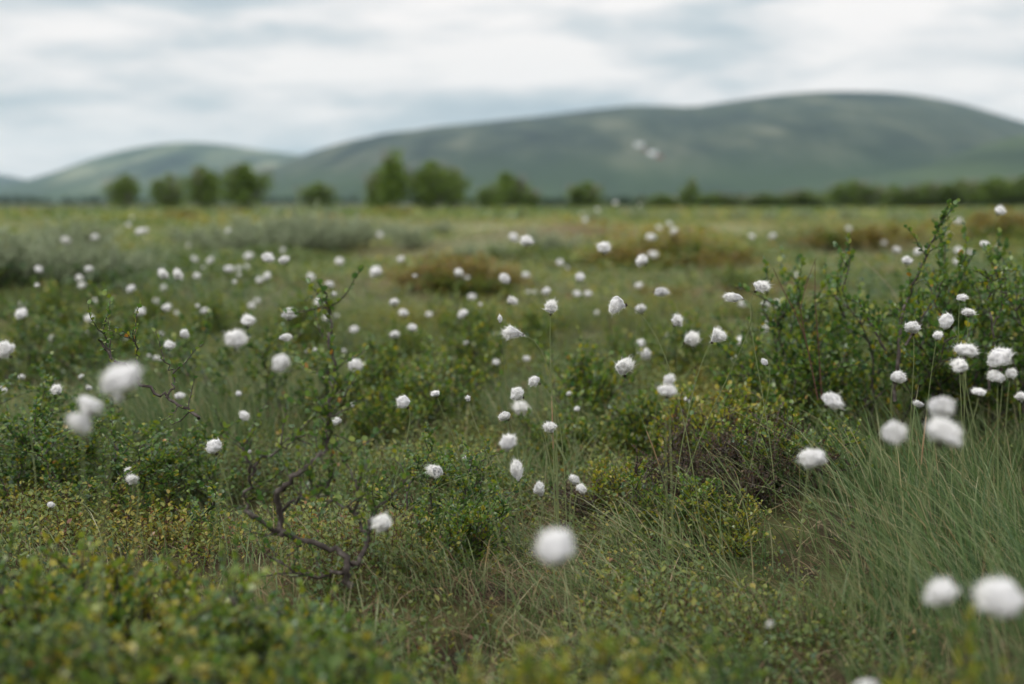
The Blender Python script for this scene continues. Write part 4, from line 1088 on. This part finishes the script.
TREES = {s: [tree_meshes(300 + 7 * i + 31 * j, s) for i in range(3)] for j, s in enumerate(('round', 'tall', 'bushy'))}

def tree(px, top, wpx, d, shape, label, group='birch trees beyond the bog', name='birch_tree'):
    p = at(px, HOR + 1, d); gz = float(ground(p[0], p[1]))
    hgt = H + (HOR - top) / FPX * d - gz
    root = bpy.data.objects.new(name, None); COL.objects.link(root); root.location = (p[0], p[1], gz - .05)
    wid = wpx / FPX * d * (1.32 if d < 140 else 1.5)
    nat = {'round': .74, 'tall': .46, 'bushy': .85}[shape]
    sx = wid / nat
    root.scale = (sx, sx, hgt); root.rotation_euler = (0, 0, random.uniform(0, 6.283))
    w, c = random.choice(TREES[shape])
    link('trunk', w, root); link('crown', c, root)
    return tag(root, label, 'tree', group)

for (px, top, w, d, sh, label) in [
    (126, 174, 33, 120, 'round', 'small round dark birch standing alone, leftmost of the tree row'),
    (169, 173, 32, 125, 'bushy', 'low bushy birch left of the pointed-topped one'),
    (202, 166, 42, 118, 'round', 'taller birch between the low bushy one and the broad dome-topped one'),
    (244, 163, 44, 115, 'round', 'broad dome-topped birch, right end of the left tree group'),
    (318, 181, 32, 150, 'bushy', 'small dim bush between the left and middle tree groups'),
    (379, 167, 28, 112, 'bushy', 'lower left birch of the middle group, beside the tall pointed one'),
    (400, 142, 36, 106, 'tall', 'tall pointed birch, the highest of all the trees'),
    (432, 161, 46, 108, 'round', 'broad leafy birch right of the tall pointed one'),
    (455, 168, 32, 112, 'round', 'birch forming the right shoulder of the broad leafy middle group'),
    (505, 172, 36, 125, 'round', 'birch with a bumpy top right of the middle group'),
    (490, 184, 26, 128, 'bushy', 'low bush at the left foot of the bumpy-topped birch'),
    (525, 186, 26, 130, 'bushy', 'low bush at the right foot of the bumpy-topped birch'),
    (588, 180, 36, 130, 'bushy', 'round lone bush between the bumpy-topped birch and the pale spot'),
    (692, 178, 17, 140, 'tall', 'slim little birch standing up from the low bushes'),
    (660, 193, 32, 145, 'bushy', 'low dark bush left of the slim little birch'),
    (715, 192, 40, 150, 'bushy', 'low dark bush right of the slim little birch'),
    (765, 192, 40, 160, 'bushy', 'low bush midway along the hedge of bushes'),
    (805, 189, 44, 160, 'bushy', 'low wide bush left of the dark taller bush'),
    (853, 179, 42, 150, 'bushy', 'dark taller bush standing out of the long row at right'),
    (893, 184, 36, 165, 'bushy', 'bush right beside the dark taller bush'),
    (928, 182, 42, 165, 'bushy', 'bush of the long row above the tall birch shoot'),
    (962, 179, 40, 165, 'round', 'leafy bush of the long row right of the shoot'),
    (996, 177, 44, 160, 'round', 'tall leafy bush near the right end of the long row'),
    (1030, 175, 46, 160, 'round', 'leafy tree cut by the right edge at the end of the long row'),
    (1075, 172, 50, 160, 'round', 'leafy tree just past the right edge'),
]:
    tree(px, top, w, d, sh, label)

# far birch wood along the feet of the fells: one mass
def far_wood():
    rng = np.random.default_rng(9)
    b = Bag(); tt = []
    n = 2600
    y = rng.uniform(0, 1, n) * 850 + 560; x = rng.uniform(-.55, .55, n) * y
    keep = rng.uniform(0, 1, n) < .55 + .45 * vnoise(x / 90, y / 120, 77)
    x, y = x[keep], y[keep]
    ys = rng.uniform(175, 290, 420); xs = ((rng.uniform(0, 1, 420) ** .7 * 640 + 460) - CX) / FPX * ys     # low scrub at the bog's edge
    hgt = np.concatenate([rng.uniform(2.0, 4.6, len(x)), rng.uniform(.8, 1.9, 420)])
    x = np.concatenate([x, xs]); y = np.concatenate([y, ys]); n = len(x)
    z = ground(x, y)
    m = 26
    c = np.repeat(np.stack([x, y, z], 1), m, 0); hh = np.repeat(hgt, m)
    u = unit(rng.normal(0, 1, (n * m, 3))) * (rng.uniform(0, 1, (n * m, 1)) ** .4)
    P = c + u * np.stack([hh * .38, hh * .38, hh * .46], 1) + np.stack([0 * hh, 0 * hh, hh * .5], 1)
    A = unit(rng.normal(0, 1, P.shape)); N = unit(rng.normal(0, .7, P.shape) + np.array([0, 0, .8]))
    V, F = leaf_arrays(P, A, N, hh * rng.uniform(.18, .34, n * m), .9)
    b.add(V, F)
    t = np.clip(.30 + rng.normal(0, .2, n * m), 0, 1)
    tag(link('birch_forest', b.build('birch_forest', M_WOODLAND, np.repeat(t, 2))), 'far birch wood along the foot of the fells', kind='stuff')
far_wood()

# ------------------------------------------------------------------ two pale cabins up on the fell
def cabin(px, py, label, wl, turn, kind='cabin', wm=None, rm=None):
    best = min((mountain_h(px, y) for y in np.linspace(1750, 3500, 90)), key=lambda v: abs(project(v.x, v.y, v.z)[1] - py))
    root = bpy.data.objects.new(kind, None); COL.objects.link(root); root.location = best; root.rotation_euler = (0, 0, turn); root.empty_display_size = 2
    w, dd, hh, rf = wl, wl * .7, wl * .55, wl * .28
    V = np.array([(-w, -dd, -2), (w, -dd, -2), (w, dd, -2), (-w, dd, -2), (-w, -dd, hh), (w, -dd, hh), (w, dd, hh), (-w, dd, hh), (-w, 0, hh + rf), (w, 0, hh + rf)], float)
    link('wall', mesh('wall', V, [np.array([(0, 1, 5, 4), (2, 3, 7, 6)]), np.array([(1, 2, 6, 9, 5), (3, 0, 4, 8, 7)])], wm or M_WALL), root)
    e = .5
    V = np.array([(-w - e, -dd - e, hh - .2), (w + e, -dd - e, hh - .2), (w + e, 0, hh + rf + .12), (-w - e, 0, hh + rf + .12), (w + e, dd + e, hh - .2), (-w - e, dd + e, hh - .2)], float)
    V = np.concatenate([V, V + np.array([0, 0, .3])])
    F = np.array([(0, 1, 2, 3), (3, 2, 4, 5), (6, 7, 8, 9), (9, 8, 10, 11), (0, 1, 7, 6), (5, 4, 10, 11), (0, 3, 9, 6), (3, 5, 11, 9), (1, 2, 8, 7), (2, 4, 10, 8)])
    link('roof', mesh('roof', V, [F], rm or M_ROOF), root)
    for wx in (-.5, .5):
        c = np.array([wx * w, -dd - .03, hh * .55]); s = wl * .12
        V = c + np.array([(-s, 0, -s), (s, 0, -s), (s, 0, s), (-s, 0, s), (-s, .06, -s), (s, .06, -s), (s, .06, s), (-s, .06, s)])
        link('window', mesh('window', V, [np.array([(0, 1, 2, 3), (0, 4, 5, 1), (1, 5, 6, 2), (2, 6, 7, 3), (3, 7, 4, 0)])], M_PANE), root)
    tag(root, label, kind)
cabin(637, 147, 'blurred white cabin high on the fell, the upper left of two', 6.5, .1)
cabin(652.5, 154.5, 'blurred white cabin on the fell, lower right of two, beside a red shed', 6.8, -.15)
cabin(661, 158, 'small red shed on the fell right of the two white cabins', 5, .2, 'shed', M_RED, M_DARKROOF)
cabin(645.5, 150, 'small red shed on the fell between the two white cabins', 4, .2, 'shed', M_RED, M_DARKROOF)

# ------------------------------------------------------------------ light, sky, camera
SUN_EL, SUN_AZ = math.radians(42), math.radians(215)        # high behind the left shoulder, behind cloud
w = bpy.data.worlds.new('World'); scene.world = w; w.use_nodes = True
nt = w.node_tree; nt.nodes.clear(); L = nt.links
out = nt.nodes.new('ShaderNodeOutputWorld'); bg = nt.nodes.new('ShaderNodeBackground'); bg.inputs['Strength'].default_value = .1
sky = nt.nodes.new('ShaderNodeTexSky'); sky.sky_type = 'NISHITA'; sky.sun_disc = False
sky.sun_elevation = SUN_EL; sky.sun_rotation = SUN_AZ
tc = nt.nodes.new('ShaderNodeTexCoord')
def sky_noise(scale, sx, sz, loc, detail=6, rough=.55):
    mp = nt.nodes.new('ShaderNodeMapping'); mp.inputs['Scale'].default_value = (sx, sx, sz); mp.inputs['Location'].default_value = loc
    L.new(tc.outputs['Generated'], mp.inputs['Vector'])
    n = nt.nodes.new('ShaderNodeTexNoise'); n.inputs['Scale'].default_value = scale; n.inputs['Detail'].default_value = detail; n.inputs['Roughness'].default_value = rough
    n.inputs['Distortion'].default_value = .3
    L.new(mp.outputs[0], n.inputs['Vector']); return n.outputs['Fac']
n1 = sky_noise(1.0, 3.6, 24, (1.3, .4, .2), 7, .5)
sepz = nt.nodes.new('ShaderNodeSeparateXYZ'); L.new(tc.outputs['Generated'], sepz.inputs[0])
n3 = sky_noise(1.0, 9.0, 36, (2.3, 7.1, 4.4), 5, .5)
lo = nt.nodes.new('ShaderNodeMapRange'); lo.inputs[1].default_value = .035; lo.inputs[2].default_value = .11; lo.inputs[3].default_value = -.10; lo.inputs[4].default_value = .045
L.new(sepz.outputs['Z'], lo.inputs[0])
def madd(a, k, b):
    m_ = nt.nodes.new('ShaderNodeMath'); m_.operation = 'MULTIPLY_ADD'; m_.inputs[1].default_value = k
    L.new(a, m_.inputs[0])
    if isinstance(b, float): m_.inputs[2].default_value = b
    else: L.new(b, m_.inputs[2])
    return m_.outputs[0]
hz = nt.nodes.new('ShaderNodeMapRange'); hz.inputs[1].default_value = .015; hz.inputs[2].default_value = .045; hz.inputs[3].default_value = .14; hz.inputs[4].default_value = 0
L.new(sepz.outputs['Z'], hz.inputs[0])
nb = madd(n3, .75, madd(n1, 1.0, madd(lo.outputs[0], 1.0, madd(hz.outputs[0], 1.0, -.372))))
cl = ramp(nt, [(.28, (3.9, 4.6, 5.1)), (.40, (5.0, 5.5, 5.8)), (.50, (6.8, 6.8, 6.85)), (.62, (8.2, 7.9, 7.75))], nb)
n2 = sky_noise(1.0, 2.0, 14, (5.1, 2.2, .9), 5)
cov = ramp(nt, [(.26, (.90, .90, .90)), (.40, (1, 1, 1))], n2)
mx = nt.nodes.new('ShaderNodeMix'); mx.data_type = 'RGBA'
L.new(cov, mx.inputs['Factor']); L.new(sky.outputs[0], mx.inputs['A']); L.new(cl, mx.inputs['B'])
zen = nt.nodes.new('ShaderNodeMapRange'); zen.inputs[1].default_value = .1; zen.inputs[2].default_value = 1; zen.inputs[3].default_value = 1; zen.inputs[4].default_value = 1.5   # an overcast sky is brightest overhead
L.new(sepz.outputs['Z'], zen.inputs[0])
vm = nt.nodes.new('ShaderNodeVectorMath'); vm.operation = 'SCALE'
L.new(mx.outputs['Result'], vm.inputs[0]); L.new(zen.outputs[0], vm.inputs['Scale'])
L.new(vm.outputs[0], bg.inputs['Color']); L.new(bg.outputs[0], out.inputs['Surface'])

sd = bpy.data.lights.new('sun', 'SUN'); sd.energy = 1.4; sd.angle = math.radians(25); sd.color = (1, .96, .9)
so = bpy.data.objects.new('sun', sd); COL.objects.link(so)
dirv = Vector((math.sin(SUN_AZ) * math.cos(SUN_EL), math.cos(SUN_AZ) * math.cos(SUN_EL), math.sin(SUN_EL)))
so.rotation_euler = (-dirv).to_track_quat('-Z', 'Y').to_euler()

cd = bpy.data.cameras.new('camera'); co = bpy.data.objects.new('camera', cd); COL.objects.link(co)
cd.lens = 50; cd.sensor_width = 36; cd.clip_start = .05; cd.clip_end = 30000
co.location = (0, 0, H); co.rotation_euler = (math.pi / 2 - PITCH, 0, 0)
cd.dof.use_dof = True; cd.dof.focus_distance = FOCUS
c_mm = BLUR / 1024 * 36
cd.dof.aperture_fstop = 50 * 50 / (c_mm * (FOCUS * 1000 - 50))
scene.camera = co

vs = scene.view_settings; vs.view_transform = 'Standard'; vs.look = 'None'; vs.gamma = 1; vs.exposure = .30; vs.use_curve_mapping = False
cy = scene.cycles
cy.use_denoising = True
try: cy.denoiser = 'OPENIMAGEDENOISE'; cy.denoising_input_passes = 'RGB_ALBEDO_NORMAL'
except Exception: pass
cy.max_bounces = 10; cy.diffuse_bounces = 6; cy.glossy_bounces = 2; cy.transmission_bounces = 6; cy.volume_bounces = 1; cy.transparent_max_bounces = 4
